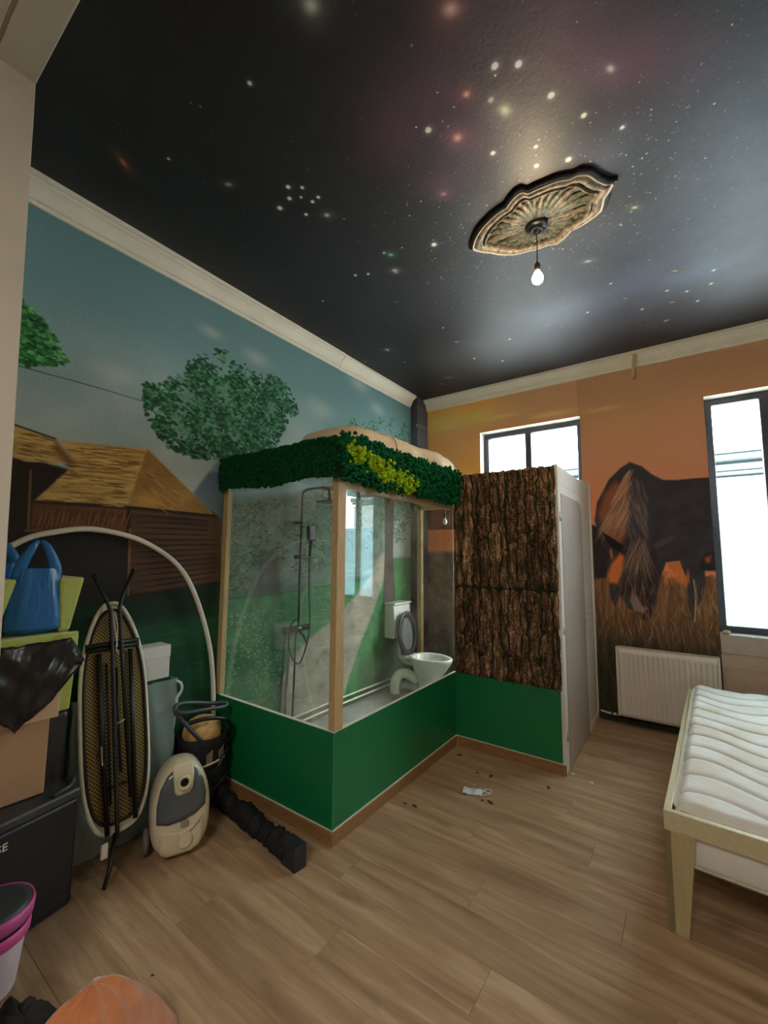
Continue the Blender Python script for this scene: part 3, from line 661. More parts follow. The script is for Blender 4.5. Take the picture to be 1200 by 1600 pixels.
# building across the yard
M_fac = mat('facade_render', (150, 156, 156), .9, .03, 2)
fz = at(1150, 705, 'y', 7).z
bld = thing('building', 'pale rendered building across the yard with stepped cornice, seen through the window', 'building', (3, 7, 0))
MB().box(-3, 9, 7, 12, -3, fz-.55).build('facade', M_fac, bld)
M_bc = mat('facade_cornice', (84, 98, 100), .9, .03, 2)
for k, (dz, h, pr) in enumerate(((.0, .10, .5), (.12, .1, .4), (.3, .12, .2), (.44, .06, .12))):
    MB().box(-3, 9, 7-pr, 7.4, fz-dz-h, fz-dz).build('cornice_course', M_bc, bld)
M_dk = mat('facade_window_glass', (120, 130, 136), .3)
for x in (2.2, 4.4, 6.6):
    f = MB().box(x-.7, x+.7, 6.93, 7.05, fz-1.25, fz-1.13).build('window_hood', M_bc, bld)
    MB().box(x-.5, x+.5, 6.98, 7.02, fz-3.0, fz-1.3).build('window', M_dk, bld)
single('yard', MB().box(-8, 14, .36, 7, -.6, -.5), mat('yard_paving', (190, 190, 186), .9), 'pale paved yard outside the windows', 'yard')

# ------------------------------------------------------------------ shower cabin
CW, CYC, CYB, ZS, ZK = 1.0716, -2.738, -1.2806, .5535, .0673
PT = .018
cab = thing('shower_cabin', 'green panelled shower cabin with glass upper walls and a moss topped frame', 'cabin', (.53, -2.0, 0))
MB().box(.004, CW, CYC, CYC+PT, ZK, ZS).build('front_panel', M_green, cab)
MB().box(CW-PT, CW, CYC+PT, CYB, ZK, ZS).build('side_panel', M_green, cab)
MB().box(.004, CW+.001, CYC-.001, CYC+PT, ZS, ZS+.0035).build('edge_strip', M_seal, cab)
MB().box(CW-PT, CW+.001, CYC+PT, CYB, ZS, ZS+.0035).build('edge_strip', M_seal, cab)
MB().box(CW-.001, CW+.0015, CYC-.0015, CYC+.001, ZK, ZS).build('corner_bead', mat('corner_bead', (60, 140, 100), .4), cab)
MB().box(.004, CW+.014, CYC-.014, CYC, 0.001, ZK).build('skirting', M_oak, cab, bev=.002)
MB().box(CW, CW+.014, CYC, CYB-.014, 0.001, ZK).build('skirting', M_oak, cab, bev=.002)
MB().box(.004, CW+.004, CYC-.006, CYC, ZK, ZK+.004).build('sealant_line', M_seal, cab)
MB().box(CW, CW+.006, CYC-.006, CYB, ZK, ZK+.004).build('sealant_line', M_seal, cab)
# posts
Zt = 1.93
post = MB().box(CW-.045, CW-.008, CYC+.004, CYC+.05, ZS+.003, 2.05).build('corner_post', M_pine, cab, bev=.002)
MB().box(CW-.0075, CW+.002, CYC+.0, CYC+.068, ZS+.003, 2.05).build('corner_batten', M_pine, cab, bev=.001)
MB().box(.004, .052, CYC-.006, CYC+.03, ZS+.003, 2.0).build('wall_post', M_pine, cab, bev=.002)
bp_ = MB().box(.135, .19, -.33, -.28, .1, 2.09).build('rear_post', M_pine, cab, bev=.002)
rail = MB().box(CW-.045, CW-.008, CYC+.05, CYB, 1.87, 1.925).build('side_rail', M_pine, cab, bev=.002)
MB().box(.05, CW-.045, CYC+.008, CYC+.045, 1.965, 2.02).build('front_rail', M_pine, cab, bev=.002)
MB().box(.1, CW, -.33, -.285, 2.0, 2.06).build('rear_rail', M_pine, cab, bev=.002)
M_screw = mat('screw_head', (200, 196, 186), .35, metal=1)
for z in (.72, 1.0, 1.25, 1.6):
    for (a, b, ax) in ((CW+.003, CYC+.035, 'x'), (CW-.02, CYC+.003, 'y')):
        MB().lathe([(0, .0015), (.0035, .001), (.004, -.001)], (a, b, z), 8, axis=ax).build('screw', M_screw, cab)
MB().lathe([(0, .001), (.004, -.001)], (.03, CYC-.007, 1.86), 8, axis='y').build('screw', M_black, cab)
# glass
MB().box(.052, CW-.046, CYC+.008, CYC+.012, ZS+.004, 1.97).build('glass_pane', M_glass, cab)
MB().box(CW-.012, CW-.008, CYC+.068, CYB, ZS+.004, 1.95).build('glass_pane', M_glass, cab)
# roof
MB().box(.004, CW, CYC+.0, -.25, 2.092, 2.098).build('roof_sheet', glass_mat('clear_roof_sheet', haze=.03), cab)
for yy in (-2.3, -1.75, -1.2, -.7): MB().box(.01, CW-.05, yy-.02, yy+.02, 2.06, 2.091).build('roof_batten', M_pine, cab)
MB().box(.004, CW+.0, CYC-.03, CYC+.0, 1.945, 2.13).build('front_fascia', mat('fascia_board', (30, 46, 30), .9), cab)
MB().box(CW+.0, CW+.03, CYC-.03, CYB, 1.925, 2.13).build('side_fascia', mat('fascia_board_side', (30, 46, 30), .9), cab)
# preserved moss: thousands of tufts
def moss(name, spots, m, label):
    mb = MB()
    for p, r, sub in spots:
        p = Vector(p)
        for k in range(sub):
            q = p+Vector((rnd.gauss(0, r*.5), rnd.gauss(0, r*.5), rnd.gauss(0, r*.5))) if sub > 1 else p
            rr = r*(rnd.uniform(.35, .6) if sub > 1 else rnd.uniform(.8, 1.2))
            rot = Matrix.Rotation(rnd.uniform(0, 3), 3, (rnd.random(), rnd.random(), 1))
            mb.add([q+(rot @ v)*rr*rnd.uniform(.8, 1.2) for v in ICO_V], ICO_F)
    o = mb.build(name, m, cab, kind='stuff', label=label); return o
def mossmat(name, c, c2):
    return mat(name, c, .95, .3, 60, bump=1.0, bscale=260, col2=c2, dist=.006, spec=.1)
sp = []
for i in range(2600):
    x = rnd.uniform(.0, CW+.02); z = rnd.uniform(1.93, 2.145)+.012*math.sin(x*9)
    sp.append(((max(x, .02), CYC-.035+rnd.uniform(-.012, .01)-.012*math.cos((z-2.04)*14), z), .0135, 1))
for i in range(500):
    sp.append(((rnd.uniform(.02, CW), CYC-.03+rnd.uniform(-.01, .04), 2.14+rnd.uniform(-.01, .012)), .014, 1))
moss('dark_moss', sp, mossmat('dark_moss', (12, 66, 34), (24, 90, 46)), 'fine dark green moss')
g, lm = [], []
for i in range(640):
    y = rnd.uniform(CYC-.03, CYB+.01); t = (y-CYC)/(CYB-CYC); z = rnd.uniform(1.915, 2.15+.02*t)
    bx = CW+.045+rnd.uniform(-.01, .012)
    d = (y+2.40)/.34; e = (z-(2.07-.16*(y+2.75)))/.055
    lime = (abs(e) < 1+rnd.gauss(0, .15)) and -2.72 < y < -1.93 and not (t < .18 and z < 2.04)
    (lm if lime and (y < -1.98) else g).append(((bx, y, z), .026, 7))
for i in range(130): g.append(((CW+.02+rnd.uniform(-.03, .02), rnd.uniform(CYC, CYB), 2.15+rnd.uniform(0, .02)), .024, 6))
for i in range(34): lm.append(((CW+.062, rnd.uniform(-2.7, -2.05), 0), .03, 8))
lm = [((p[0], p[1], p[2] if p[2] else 2.07-.16*(p[1]+2.75)+rnd.uniform(-.04, .04)), r, n) for p, r, n in lm]
moss('green_moss', g, mossmat('green_moss', (12, 82, 48), (24, 112, 66)), 'clumped green moss')
moss('lime_moss', lm, mossmat('lime_moss', (132, 172, 18), (176, 204, 46)), 'yellow green moss patch')
# tray, pipes
MB().box(.0+.005, CW-PT-.001, CYC+PT+.001, -.002, .0, .10).build('raised_floor', M_conc, cab)
for z, x, m in ((.2, .035, M_white), (.155, .05, M_seal)):
    MB().tube([(x, CYC+.05, z), (x, -1.4, z), (x, -.55, z-.01)], .009, 8).build('water_pipe', m, cab, smooth=True)

# shower column -------------------------------------------------------------
shw = thing('shower_column', 'black shower column with rain head and hose inside the cabin', 'shower', (.08, -2.07, .9))
def P3(x, y, z): return (x, y, z)
MB().tube(smoothpath([(.075, -2.07, .92), (.075, -2.07, 1.4), (.075, -2.06, 1.96), (.085, -2.06, 2.0), (.12, -2.06, 2.02), (.2, -2.06, 2.025), (.33, -2.06, 2.02), (.37, -2.06, 1.99), (.375, -2.06, 1.94)], 5), .0095, 10).build('riser_rail', M_black, shw, smooth=True)
MB().lathe([(0, .035), (.016, .03), (.02, .012), (.1, .0), (.102, -.008), (0, -.01)], (.375, -2.06, 1.905), 28).build('rain_head', M_black, shw, smooth=False, bev=0)
MB().tube([(.0, -2.07, 1.75), (.075, -2.07, 1.75)], .012, 10).build('wall_bracket', M_black, shw, smooth=True)
sl = MB().box(.05, .13, -2.12, -2.03, 1.455, 1.485).build('slider', M_black, shw, bev=.006)
MB().tube([(.1, -2.14, 1.47), (.1, -2.02, 1.47)], .016, 12).build('slider_knob', M_black, sl, smooth=True)
hs = MB().tube([(.125, -2.015, 1.47), (.13, -2.01, 1.56), (.135, -2.005, 1.62)], [.011, .012, .016], 10).build('hand_shower', M_black, shw, smooth=True)
MB().obox((.13, -2.005, 1.665), (.018, 0, .004), (0, .043, 0), (-.004, 0, .06)).build('spray_head', M_black, hs, bev=.01)
mx = MB().tube([(.075, -2.19, .9), (.075, -1.98, .9)], .024, 14).build('mixer_body', M_black, shw, smooth=True)
MB().lathe([(.0, .02), (.022, .018), (.026, 0), (.026, -.02)], (.075, -1.97, .9), 12, axis='y').build('mixer_knob', M_black, mx, smooth=True)
MB().lathe([(.0, .02), (.022, .018), (.026, 0), (.026, -.02)], (.075, -2.2, .9), 12, axis='y').build('mixer_knob', M_black, mx, smooth=True)
MB().tube([(.09, -2.08, .89), (.12, -2.05, .84), (.14, -2.03, .78)], [.012, .010, .008], 8).build('lever', M_black, mx, smooth=True)
MB().tube(smoothpath([(.125, -2.015, 1.46), (.12, -2.005, 1.2), (.12, -1.99, .95), (.12, -2.01, .8), (.12, -2.07, .66), (.12, -2.13, .65), (.12, -2.2, .76), (.11, -2.19, .92), (.1, -2.12, .98), (.09, -2.08, .94)], 6), .0065, 8).build('hose', M_black, shw, smooth=True)
MB().tube([(.05, -2.07, .88), (.045, -2.075, .5), (.045, -2.085, .11)], .008, 8).build('supply_pipe', M_blackpl, shw, smooth=True)
MB().tube([(.05, -2.18, .88), (.04, -2.2, .5), (.04, -2.215, .11)], .008, 8).build('supply_pipe', M_blackpl, shw, smooth=True)
MB().tube([(.05, -2.13, .7), (.03, -2.14, .4), (.03, -2.145, .11)], .014, 8).build('waste_pipe', mat('grey_pipe', (140, 130, 120), .6), shw, smooth=True)

# toilet ---------------------------------------------------------------------
ty = -.62
wc = thing('toilet', 'white toilet with raised black seat standing at the rear of the shower cabin', 'toilet', (.4, ty, .1))
cis = MB().prism([(0.002, .62), (.125, .62), (.135, .7), (.125, .95), (.1, .965), (.002, .965)], 'y', ty-.16, ty+.16).build('cistern', M_ceramic, wc, bev=.01)
MB().box(.0, .14, ty-.165, ty+.165, .965, .985).build('cistern_lid', M_ceramic, cis, bev=.006)
def oval(cx, cy, a, b, z, n=32, back=.0):
    out = []
    for j in range(n):
        t = 2*math.pi*j/n; c, s_ = math.cos(t), math.sin(t)
        out.append(Vector((cx+a*c*(1 if c > 0 else .85), cy+b*s_*(1-.1*c), z)))
    return out
rows = [oval(.42, ty, .11, .085, .1), oval(.42, ty, .105, .08, .16), oval(.43, ty, .13, .1, .24), oval(.45, ty, .19, .14, .34), oval(.46, ty, .235, .175, .42), oval(.46, ty, .245, .185, .455),
        oval(.46, ty, .235, .175, .462), oval(.46, ty, .2, .145, .455), oval(.46, ty, .185, .13, .40), oval(.45, ty, .12, .08, .30), oval(.44, ty, .03, .02, .27)]
b_ = MB().grid(rows, closed_u=True); b_.f.append(tuple(range(32))[::-1]); b_.f.append(tuple(range(len(b_.v)-32, len(b_.v)))); b_.build('bowl', M_ceramic, wc, smooth=True)
MB().box(.16, .3, ty-.1, ty+.1, .42, .452).build('hinge_shelf', M_ceramic, wc, bev=.01)
MB().tube(smoothpath([(.09, ty, .63), (.09, ty, .5), (.1, ty, .42), (.16, ty, .37), (.26, ty, .36)], 6), .022, 12).build('flush_pipe', M_ceramic, wc, smooth=True)
MB().tube(smoothpath([(.34, ty-.04, .22), (.26, ty-.1, .28), (.2, ty-.16, .28), (.17, ty-.2, .2), (.17, ty-.2, .1)], 6), .05, 14).build('outlet_bend', M_ceramic, wc, smooth=True)
sx = .225
ring = MB()
for (a, b, dx) in ((.185, .165, 0),):
    P = []
    for i in range(36):
        t = 2*math.pi*i/36; c = Vector((0, math.cos(t)*.155, .2+math.sin(t)*.2)); n = Vector((0, math.cos(t), math.sin(t)))
        P.append([Vector((sx-.03*0-(c.z)*.12, ty+c.y, .462+c.z))+(n*math.cos(q)*.034)+Vector((math.sin(q)*.012, 0, 0)) for q in [2*math.pi*k/8 for k in range(8)]])
    P.append(P[0]); ring.grid(P, closed_u=True)
ring.build('seat', M_blackpl, wc, smooth=True)
lidp = [(ty+math.cos(2*math.pi*i/36)*.17, .462+.2+math.sin(2*math.pi*i/36)*.215) for i in range(36)]
lv = MB(); n = 36
lv.add([(sx-.03-(z-.462)*.12, y, z) for y, z in lidp]+[(sx-.015-(z-.462)*.12, y, z) for y, z in lidp], [tuple(range(n))[::-1], tuple(range(n, 2*n))]+[(i, (i+1) % n, n+(i+1) % n, n+i) for i in range(n)])
lv.build('lid', mat('grey_lid', (110, 108, 110), .3), wc)

# bulb on a wire inside the cabin
p = at(695, 815, 'y', -.5)
hb = thing('hanging_bulb', 'unlit white bulb on a looped wire inside the cabin', 'bulb', tuple(p))
MB().lathe([(0, -.032), (.016, -.028), (.025, -.012), (.026, 0), (.02, .016), (.013, .03), (.012, .045)], tuple(p), 16).build('glass_bulb', M_ceramic, hb, smooth=True)
MB().lathe([(.014, .04), (.015, .08), (.008, .09)], tuple(p), 12).build('socket', M_blackpl, hb, smooth=True)
x, y, z = p
MB().tube(smoothpath([(x, y, z+.09), (x+.01, y, z+.13), (x-.04, y, z+.16), (x-.06, y, z+.19), (x, y, z+.18), (x+.05, y, z+.15), (x+.08, y, z+.18), (x+.02, y, z+.2), (x, y, 2.09)], 6), .004, 6).build('wire', mat('beige_wire', (200, 170, 150), .5), hb, smooth=True)

# padded roll on the roof
rl = MB(); P = []
A, B = Vector((.69, -2.56, 2.105)), Vector((.85, -1.0, 2.105)); N = 44
for i in range(N+1):
    t = i/N; e = (1-abs(2*t-1)**6)**.5 if 0 < t < 1 else .35
    c = A.lerp(B, t); ring_ = []
    for j in range(28):
        q = 2*math.pi*j/28; hx = (.33-.12*t)*e*(1+.05*math.sin(t*21)); hz = (.132-.012*t)*e*(1+.05*math.sin(t*9+1))
        cx_, sz = math.copysign(abs(math.cos(q))**.6, math.cos(q)), math.copysign(abs(math.sin(q))**.7, math.sin(q))
        ring_.append((c.x+hx*cx_+.006*math.sin(q*5+t*30), c.y, 2.108+.118+hz*sz+.006*math.sin(t*60+q*3)*(sz > 0)))
    P.append(ring_)
rl.grid(P, closed_u=True); rl.f += [tuple(range(28)), tuple(range(N*28, (N+1)*28))]
roll = single('padded_roll', rl, mat('cream_fabric', (214, 190, 158), .8, .06, 20, bump=.4, bscale=30, dist=.01), 'cream wrapped soft roll lying on top of the shower cabin', 'bedding', smooth=True)
for t in (.3, .62, .88):
    c = A.lerp(B, t); e = (1-abs(2*t-1)**6)**.5
    pts = [(c.x+(.332-.12*t)*e*math.copysign(abs(math.cos(q))**.6, math.cos(q)), c.y, 2.226+(.134-.012*t)*e*(1+.05*math.sin(t*9+1))*math.copysign(abs(math.sin(q))**.7, math.sin(q))) for q in [math.pi*k/20 for k in range(21)]]
    MB().tube(pts, .003, 6).build('tie_cord', mat('tan_cord', (150, 120, 90), .8), roll)

# ------------------------------------------------------------------ bark faced cubicle
BW2, BZT = 1.8957, 2.165
cub = thing('bark_cubicle', 'toilet cubicle faced in tree bark over a green panel with a pale door', 'cubicle', (1.5, -.6, 0))
MB().box(CW+.0, BW2-.004, CYB+.0, CYB+.02, ZK, ZS).build('green_panel', M_green, cub)
MB().box(CW+.0, BW2, CYB, CYB+.02, ZS, BZT-.01).build('backing_board', mat('bark_backing', (34, 42, 22), .95, .3, 30, bump=1, dist=.01), cub)
MB().box(CW+.014, BW2+.004, CYB-.014, CYB, .001, ZK).build('skirting', M_oak, cub, bev=.002)
MB().box(CW+.004, BW2, CYB-.005, CYB, ZK, ZK+.004).build('sealant_line', M_seal, cub)
def bark_mat():
    t = Nt('tree_bark'); tc = t.n('ShaderNodeTexCoord'); mp = t.n('ShaderNodeMapping'); mp.inputs['Scale'].default_value = (1, 1, .22); t.l(tc.outputs['Object'], mp.inputs[0])
    no = t.n('ShaderNodeTexNoise'); no.inputs['Scale'].default_value = 38; no.inputs['Detail'].default_value = 9; no.inputs['Roughness'].default_value = .7; t.l(mp.outputs[0], no.inputs[0])
    cr = t.n('ShaderNodeValToRGB'); e = cr.color_ramp.elements; e[0].position = .36; e[0].color = (*srgb((50, 38, 28)), 1); e[1].position = .66; e[1].color = (*srgb((206, 168, 134)), 1)
    x = e.new(.5); x.color = (*srgb((118, 90, 66)), 1); t.l(no.outputs[0], cr.inputs[0])
    n2 = t.n('ShaderNodeTexNoise'); n2.inputs['Scale'].default_value = 9; n2.inputs['Detail'].default_value = 5; t.l(tc.outputs['Object'], n2.inputs[0])
    r2 = t.n('ShaderNodeMapRange'); r2.inputs[1].default_value = .54; r2.inputs[2].default_value = .68; r2.inputs[4].default_value = .75; t.l(n2.outputs[0], r2.inputs[0])
    mx = t.n('ShaderNodeMix', data_type='RGBA'); t.l(r2.outputs[0], mx.inputs[0]); t.l(cr.outputs[0], mx.inputs[6]); mx.inputs[7].default_value = (*srgb((62, 68, 34)), 1)
    oi = t.n('ShaderNodeObjectInfo'); mr = t.n('ShaderNodeMapRange'); mr.inputs[3].default_value = .55; mr.inputs[4].default_value = 1.25; t.l(oi.outputs['Random'], mr.inputs[0])
    hs = t.n('ShaderNodeHueSaturation'); t.l(mx.outputs[2], hs.inputs['Color']); t.l(mr.outputs[0], hs.inputs['Value']); t.l(hs.outputs[0], t.b.inputs['Base Color']); t.b.inputs['Roughness'].default_value = .85; t.b.inputs['Specular IOR Level'].default_value = .25
    bp = t.n('ShaderNodeBump'); bp.inputs['Strength'].default_value = .9; bp.inputs['Distance'].default_value = .008; t.l(no.outputs[0], bp.inputs['Height']); t.l(bp.outputs[0], t.b.inputs['Normal']); return t.m
M_bark = bark_mat()
ncol = 11
def e2t(t, L): return min(1, min(t, 1-t)*L/.05)
bofs = [rnd.uniform(-.014, .014) for _ in range(20)]
def wav(k, z): return .45*math.sin(z*6+k*2.1)+.25*math.sin(z*17+k*5.3)+.2*math.sin(z*37+k*9.7)+.15*math.sin(z*71+k*3.3)
bounds = [CW+(BW2-CW)*k/ncol for k in range(ncol+1)]
def bx_(k, z):
    if k == 0: return CW+.002
    if k == ncol: return BW2-.004
    return bounds[k]+wav(k, z)*.024+bofs[k]
def bark_bottom(x): return ZS-.003
for k in range(ncol):
    for (za, zb) in ((bark_bottom(0), 1.235), (1.243, BZT-.004)):
        # cuts of this column, staggered
        cuts = [za]; z = za+rnd.uniform(.15, .6)
        while z < zb-.16:
            cuts.append(z); z += rnd.uniform(.25, .7)
        cuts.append(zb)
        for z0, z1 in zip(cuts[:-1], cuts[1:]):
            nz = max(5, int((z1-z0)/.012)); nx = 9; P = []; ph = rnd.uniform(0, 9); slope = rnd.uniform(-.06, .06); hgt = rnd.uniform(.018, .042)
            for i in range(nz+1):
                t = i/nz; row = []
                for j in range(nx+1):
                    s_ = j/nx; zz = z0+(z1-z0)*t+(s_-.5)*slope*(1 if 0 < i < nz or True else 0)
                    zz = min(max(zz, za), zb)
                    tp = 1-e2t(t, z1-z0); g0 = .0026+.005*max(0, math.sin(zz*17+ph))**3+.003*rnd.random()+.009*tp**3; xl, xr_ = bx_(k, zz)+g0, bx_(k+1, zz)-g0
                    xx = xl+(xr_-xl)*s_
                    e1 = min(1, min(s_, 1-s_)*3.6); e2 = min(1, min(t, 1-t)*(z1-z0)/.03); h = hgt*(e1**.5)*(e2**.5)
                    if e1 > 0 and e2 > 0: h *= .72+.3*math.sin(xx*230+zz*9+ph)+.36*rnd.uniform(-1, 1)
                    row.append((xx, CYB-.001-max(h, 0), zz))
                P.append(row)
            MB().grid(P).build('bark_strip', M_bark, cub, smooth=False)
# door side
M_leaf = mat('grey_oak_door', (160, 140, 126), .5, .08, 6, (14, 14, .8), bump=.06)
M_dw = mat('white_door_frame', (216, 202, 190), .45, .04, 5, (10, 10, 1))
MB().box(BW2-.02, BW2+.006, CYB-.004, CYB+.022, .002, BZT).build('corner_strip', M_white, cub, bev=.002)
sf = MB().box(BW2-.03, BW2, CYB+.022, -.32, 2.03, BZT-.005).box(BW2-.03, BW2, -.42, -.03, .0, 2.03).box(BW2-.03, BW2, -.32, -.0, 2.03, 2.19).build('side_frame', M_dw, cub)
lf = MB().box(BW2-.028, BW2+.006, CYB+.026, -.424, .012, 2.026).build('door_leaf', M_dw, cub, bev=.003)
ya, yb2, r_ = CYB+.075, -.47, .12
pts = [(ya, .02), (yb2, .02)]+[(yb2-r_+r_*math.cos(a), 1.955-r_+r_*math.sin(a)) for a in [i*math.pi/16 for i in range(9)]]+[(ya, 1.955)]
MB().prism(pts, 'x', BW2+.006, BW2+.0095).build('door_panel', M_leaf, lf, bev=.001, label='greyish woodgrain door panel with one rounded corner')
hd = MB().lathe([(0, .052), (.006, .052), (.007, .0), (.02, 0), (.021, -.004)], (BW2+.01, -.455, 1.02), 14, axis='x').build('handle', M_steel, lf, smooth=True)
MB().tube([(BW2+.058, -.45, 1.02), (BW2+.06, -.5, 1.02), (BW2+.056, -.56, 1.018)], .008, 10).build('lever', M_steel, hd, smooth=True)
MB().lathe([(0, .006), (.016, .005), (.019, 0)], (BW2+.008, -.455, .935), 14, axis='x').build('keyhole', M_steel, lf, smooth=True)
for z in (.25, .97, 1.78):
    MB().tube([(BW2+.009, CYB+.03, z-.035), (BW2+.009, CYB+.03, z+.035)], .006, 8).build('hinge', M_steel, lf, smooth=True)
MB().box(BW2, BW2+.012, -.03, -.0, 0, 2.2).build('wall_strip', M_white, cub, bev=.002)
MB().box(BW2, BW2+.012, -.42, -.03, .0, .06).build('threshold', M_white, cub, bev=.002)

# ------------------------------------------------------------------ ceiling rose and lamp
rx, ry = .425, .27; rcx, rcy = 2.045, -2.17
rose = thing('ceiling_rose', 'dark ornate plaster ceiling rose of pointed oval shape with scalloped rim', 'ceiling rose', (rcx, rcy, ZC))
_o = [at(u, v, 'z', ZC-.03) for u, v in ((733, 393), (741, 368), (758, 347), (788, 324), (804, 303), (815, 297), (824, 300), (848, 289), (874, 279), (893, 276), (906, 269), (925, 268), (940, 279), (954, 285), (968, 282),
      (951, 308), (946, 329), (925, 345), (896, 361), (872, 383), (856, 385), (824, 395), (792, 401), (762, 398))]
_t = [(math.atan2(p.y-rcy, p.x-rcx), math.hypot(p.x-rcx, p.y-rcy)) for p in _o]; _t.sort()
_ta = np.array([q[0] for q in _t]); _tr = np.array([q[1] for q in _t])
def rim(t):
    """radius of the scalloped, pointed outline at angle t"""
    t = (t+math.pi) % (2*math.pi)-math.pi
    return float(np.interp(t, _ta, _tr, period=2*math.pi))
def rosering(scales_z, name, m, n=180, label=None, amp=1.0):
    P = []
    for sc, z in scales_z:
        row = []
        for i in range(n):
            t = 2*math.pi*i/n; r_ = rim(t)*sc; row.append((rcx+r_*math.cos(t), rcy+r_*math.sin(t), z))
        P.append(row)
    return MB().grid(P, closed_u=True)
M_rdark = mat('rose_black_rim', (22, 22, 26), .35, .2, 30, bump=.2)
M_rose = mat('rose_bronze', (66, 62, 54), .45, .3, 40, bump=.5, bscale=60, col2=(132, 120, 106))
M_rgrn = mat('rose_leaf', (46, 52, 46), .45, .3, 50, bump=.5, bscale=80, col2=(112, 114, 98))
M_rsil = mat('rose_silver_line', (170, 168, 168), .4, .1, 20)
z = ZC
rosering([(1.0, z), (1.0, z-.014), (.985, z-.022), (.965, z-.024), (.955, z-.020)], '', None).build('rim', M_rdark, rose, smooth=False)
rosering([(.958, z-.018), (.952, z-.030), (.94, z-.033), (.928, z-.030), (.92, z-.022)], '', None).build('silver_line', M_rsil, rose, smooth=True)
rosering([(.92, z-.022), (.885, z-.036), (.84, z-.036), (.80, z-.022), (.77, z-.014)], '', None, amp=.9).build('cove_band', M_rose, rose, smooth=True)
rosering([(.775, z-.018), (.77, z-.032), (.755, z-.034), (.74, z-.03), (.735, z-.012)], '', None, amp=.8).build('inner_moulding', M_rose, rose, smooth=True)
pl = rosering([(.75, z-.006), (.4, z-.006), (.05, z-.006)], '', None, amp=.8); pl.build('back_plate', M_rgrn, rose)
# acanthus leaves fanning from the boss
for i in range(30):
    a = 2*math.pi*(i+.5)/30; R1 = .71
    L = MB(); P = []; nn = 14
    for k in range(nn+1):
        t = k/nn; rr = .16+(R1-.16)*t; wd = (.022+.05*math.sin(math.pi*min(1, t*1.02))**.8*(.6+.5*t))*(1+.18*math.sin(t*24)); bend = .07*math.sin(t*3.1)*(1 if math.cos(a)*math.sin(a) > 0 else -1)
        row = []
        for j in range(-3, 4):
            q = a+bend+j/3*wd/max(rr, .2)*.9; h = (.014+.014*t)*(1-(abs(j)/3)**2)**.5*(.35+.65*math.sin(math.pi*min(1, t+.06)))+.004
            if abs(j) == 1: h *= .72
            row.append((rcx+rim(q)*rr*math.cos(q), rcy+rim(q)*rr*math.sin(q), z-.008-h))
        P.append(row)
    L.grid(P).build('leaf', M_rgrn if i % 3 else M_rose, rose, smooth=True)
MB().lathe([(.0, -.052), (.012, -.052), (.016, -.04), (.022, -.04), (.028, -.05), (.036, -.045), (.04, -.03), (.052, -.034), (.06, -.024), (.066, -.012), (.068, -.004)], (rcx-.01, rcy+.01, z), 32).build('boss', M_rdark, rose, smooth=True)

# bulb: position so that it hangs straight below the boss
bx0, by0 = rcx-.012, rcy+.012
bz = 3.06
def bulb_mat():
    t = Nt('lit_bulb'); t.b.inputs['Emission Color'].default_value = (1, .80, .5, 1); t.b.inputs['Emission Strength'].default_value = 45; t.b.inputs['Base Color'].default_value = (1, .95, .85, 1); return t.m
pend = thing('pendant_bulb', 'bare lit bulb hanging on a wire from the ceiling rose', 'lamp', (bx0, by0, bz))
MB().lathe([(0, -.032), (.016, -.029), (.027, -.018), (.031, -.002), (.028, .014), (.018, .032), (.013, .044)], (bx0, by0, bz), 20).build('glass_bulb', bulb_mat(), pend, smooth=True)
MB().lathe([(.014, .044), (.016, .05), (.016, .085), (.008, .095)], (bx0, by0, bz), 14).build('socket', mat('brown_socket', (70, 58, 46), .5), pend, smooth=True)
MB().tube([(bx0, by0, bz+.09), (bx0+.003, by0, bz+.2), (bx0, by0, ZC-.045)], .003, 6).build('wire', mat('brown_wire', (96, 78, 60), .6), pend, smooth=True)
l = bpy.data.lights.new('bulb_light', 'POINT'); l.energy = BULB; l.color = (1, .76, .46); l.shadow_soft_size = .034
lo = bpy.data.objects.new('bulb_light', l); COL.objects.link(lo); lo.location = (bx0, by0, bz-.07)

# ------------------------------------------------------------------ radiator
rad = thing('radiator', 'white ribbed panel radiator below the horse mural', 'radiator', (2.43, -.08, .1))
M_rad = mat('radiator_enamel', (222, 212, 198), .35, .03, 6, bump=.02)
x0, x1, z0, z1 = 2.075, 2.815, .092, .682
nfl = 19; pts = []
prof = []
n = nfl*8
for i in range(n+1):
    t = i/n; xx = x0+.02+(x1-x0-.04)*t; ph = (t*nfl) % 1; h = .5-.5*math.cos(2*math.pi*ph); h = min(1, h*1.5); prof.append((xx, -.098-.009*h))
P = []
for zz, k in ((z0, 0), (z0+.03, 0), (z0+.045, 1), (z1-.065, 1), (z1-.05, 0), (z1, 0)):
    P.append([(xx, (-.098+(yy+.098)*(1 if k else 0)) if k else -.107, zz) for xx, yy in prof])
MB().grid(P).build('front_panel', M_rad, rad, smooth=True, solid=.0015)
MB().box(x0, x0+.02, -.106, -.035, z0, z1).build('side_cover', M_rad, rad, bev=.004)
MB().box(x1-.02, x1, -.106, -.035, z0, z1).build('side_cover', M_rad, rad, bev=.004)
tg = MB().box(x0, x1, -.108, -.100, z1-.006, z1+.002).box(x0, x1, -.04, -.034, z1-.006, z1+.002)
for i in range(36): xx = x0+.01+(x1-x0-.02)*i/35; tg.box(xx-.003, xx+.003, -.1, -.04, z1-.006, z1)
tg.build('top_grille', M_rad, rad)
MB().box(x0+.02, x1-.02, -.05, -.04, z0, z1-.01).build('rear_panel', M_rad, rad)
for xx in (x0+.15, x1-.15): MB().box(xx-.015, xx+.015, -.04, .0, .2, .6).build('wall_bracket', M_rad, rad)
pz = .085
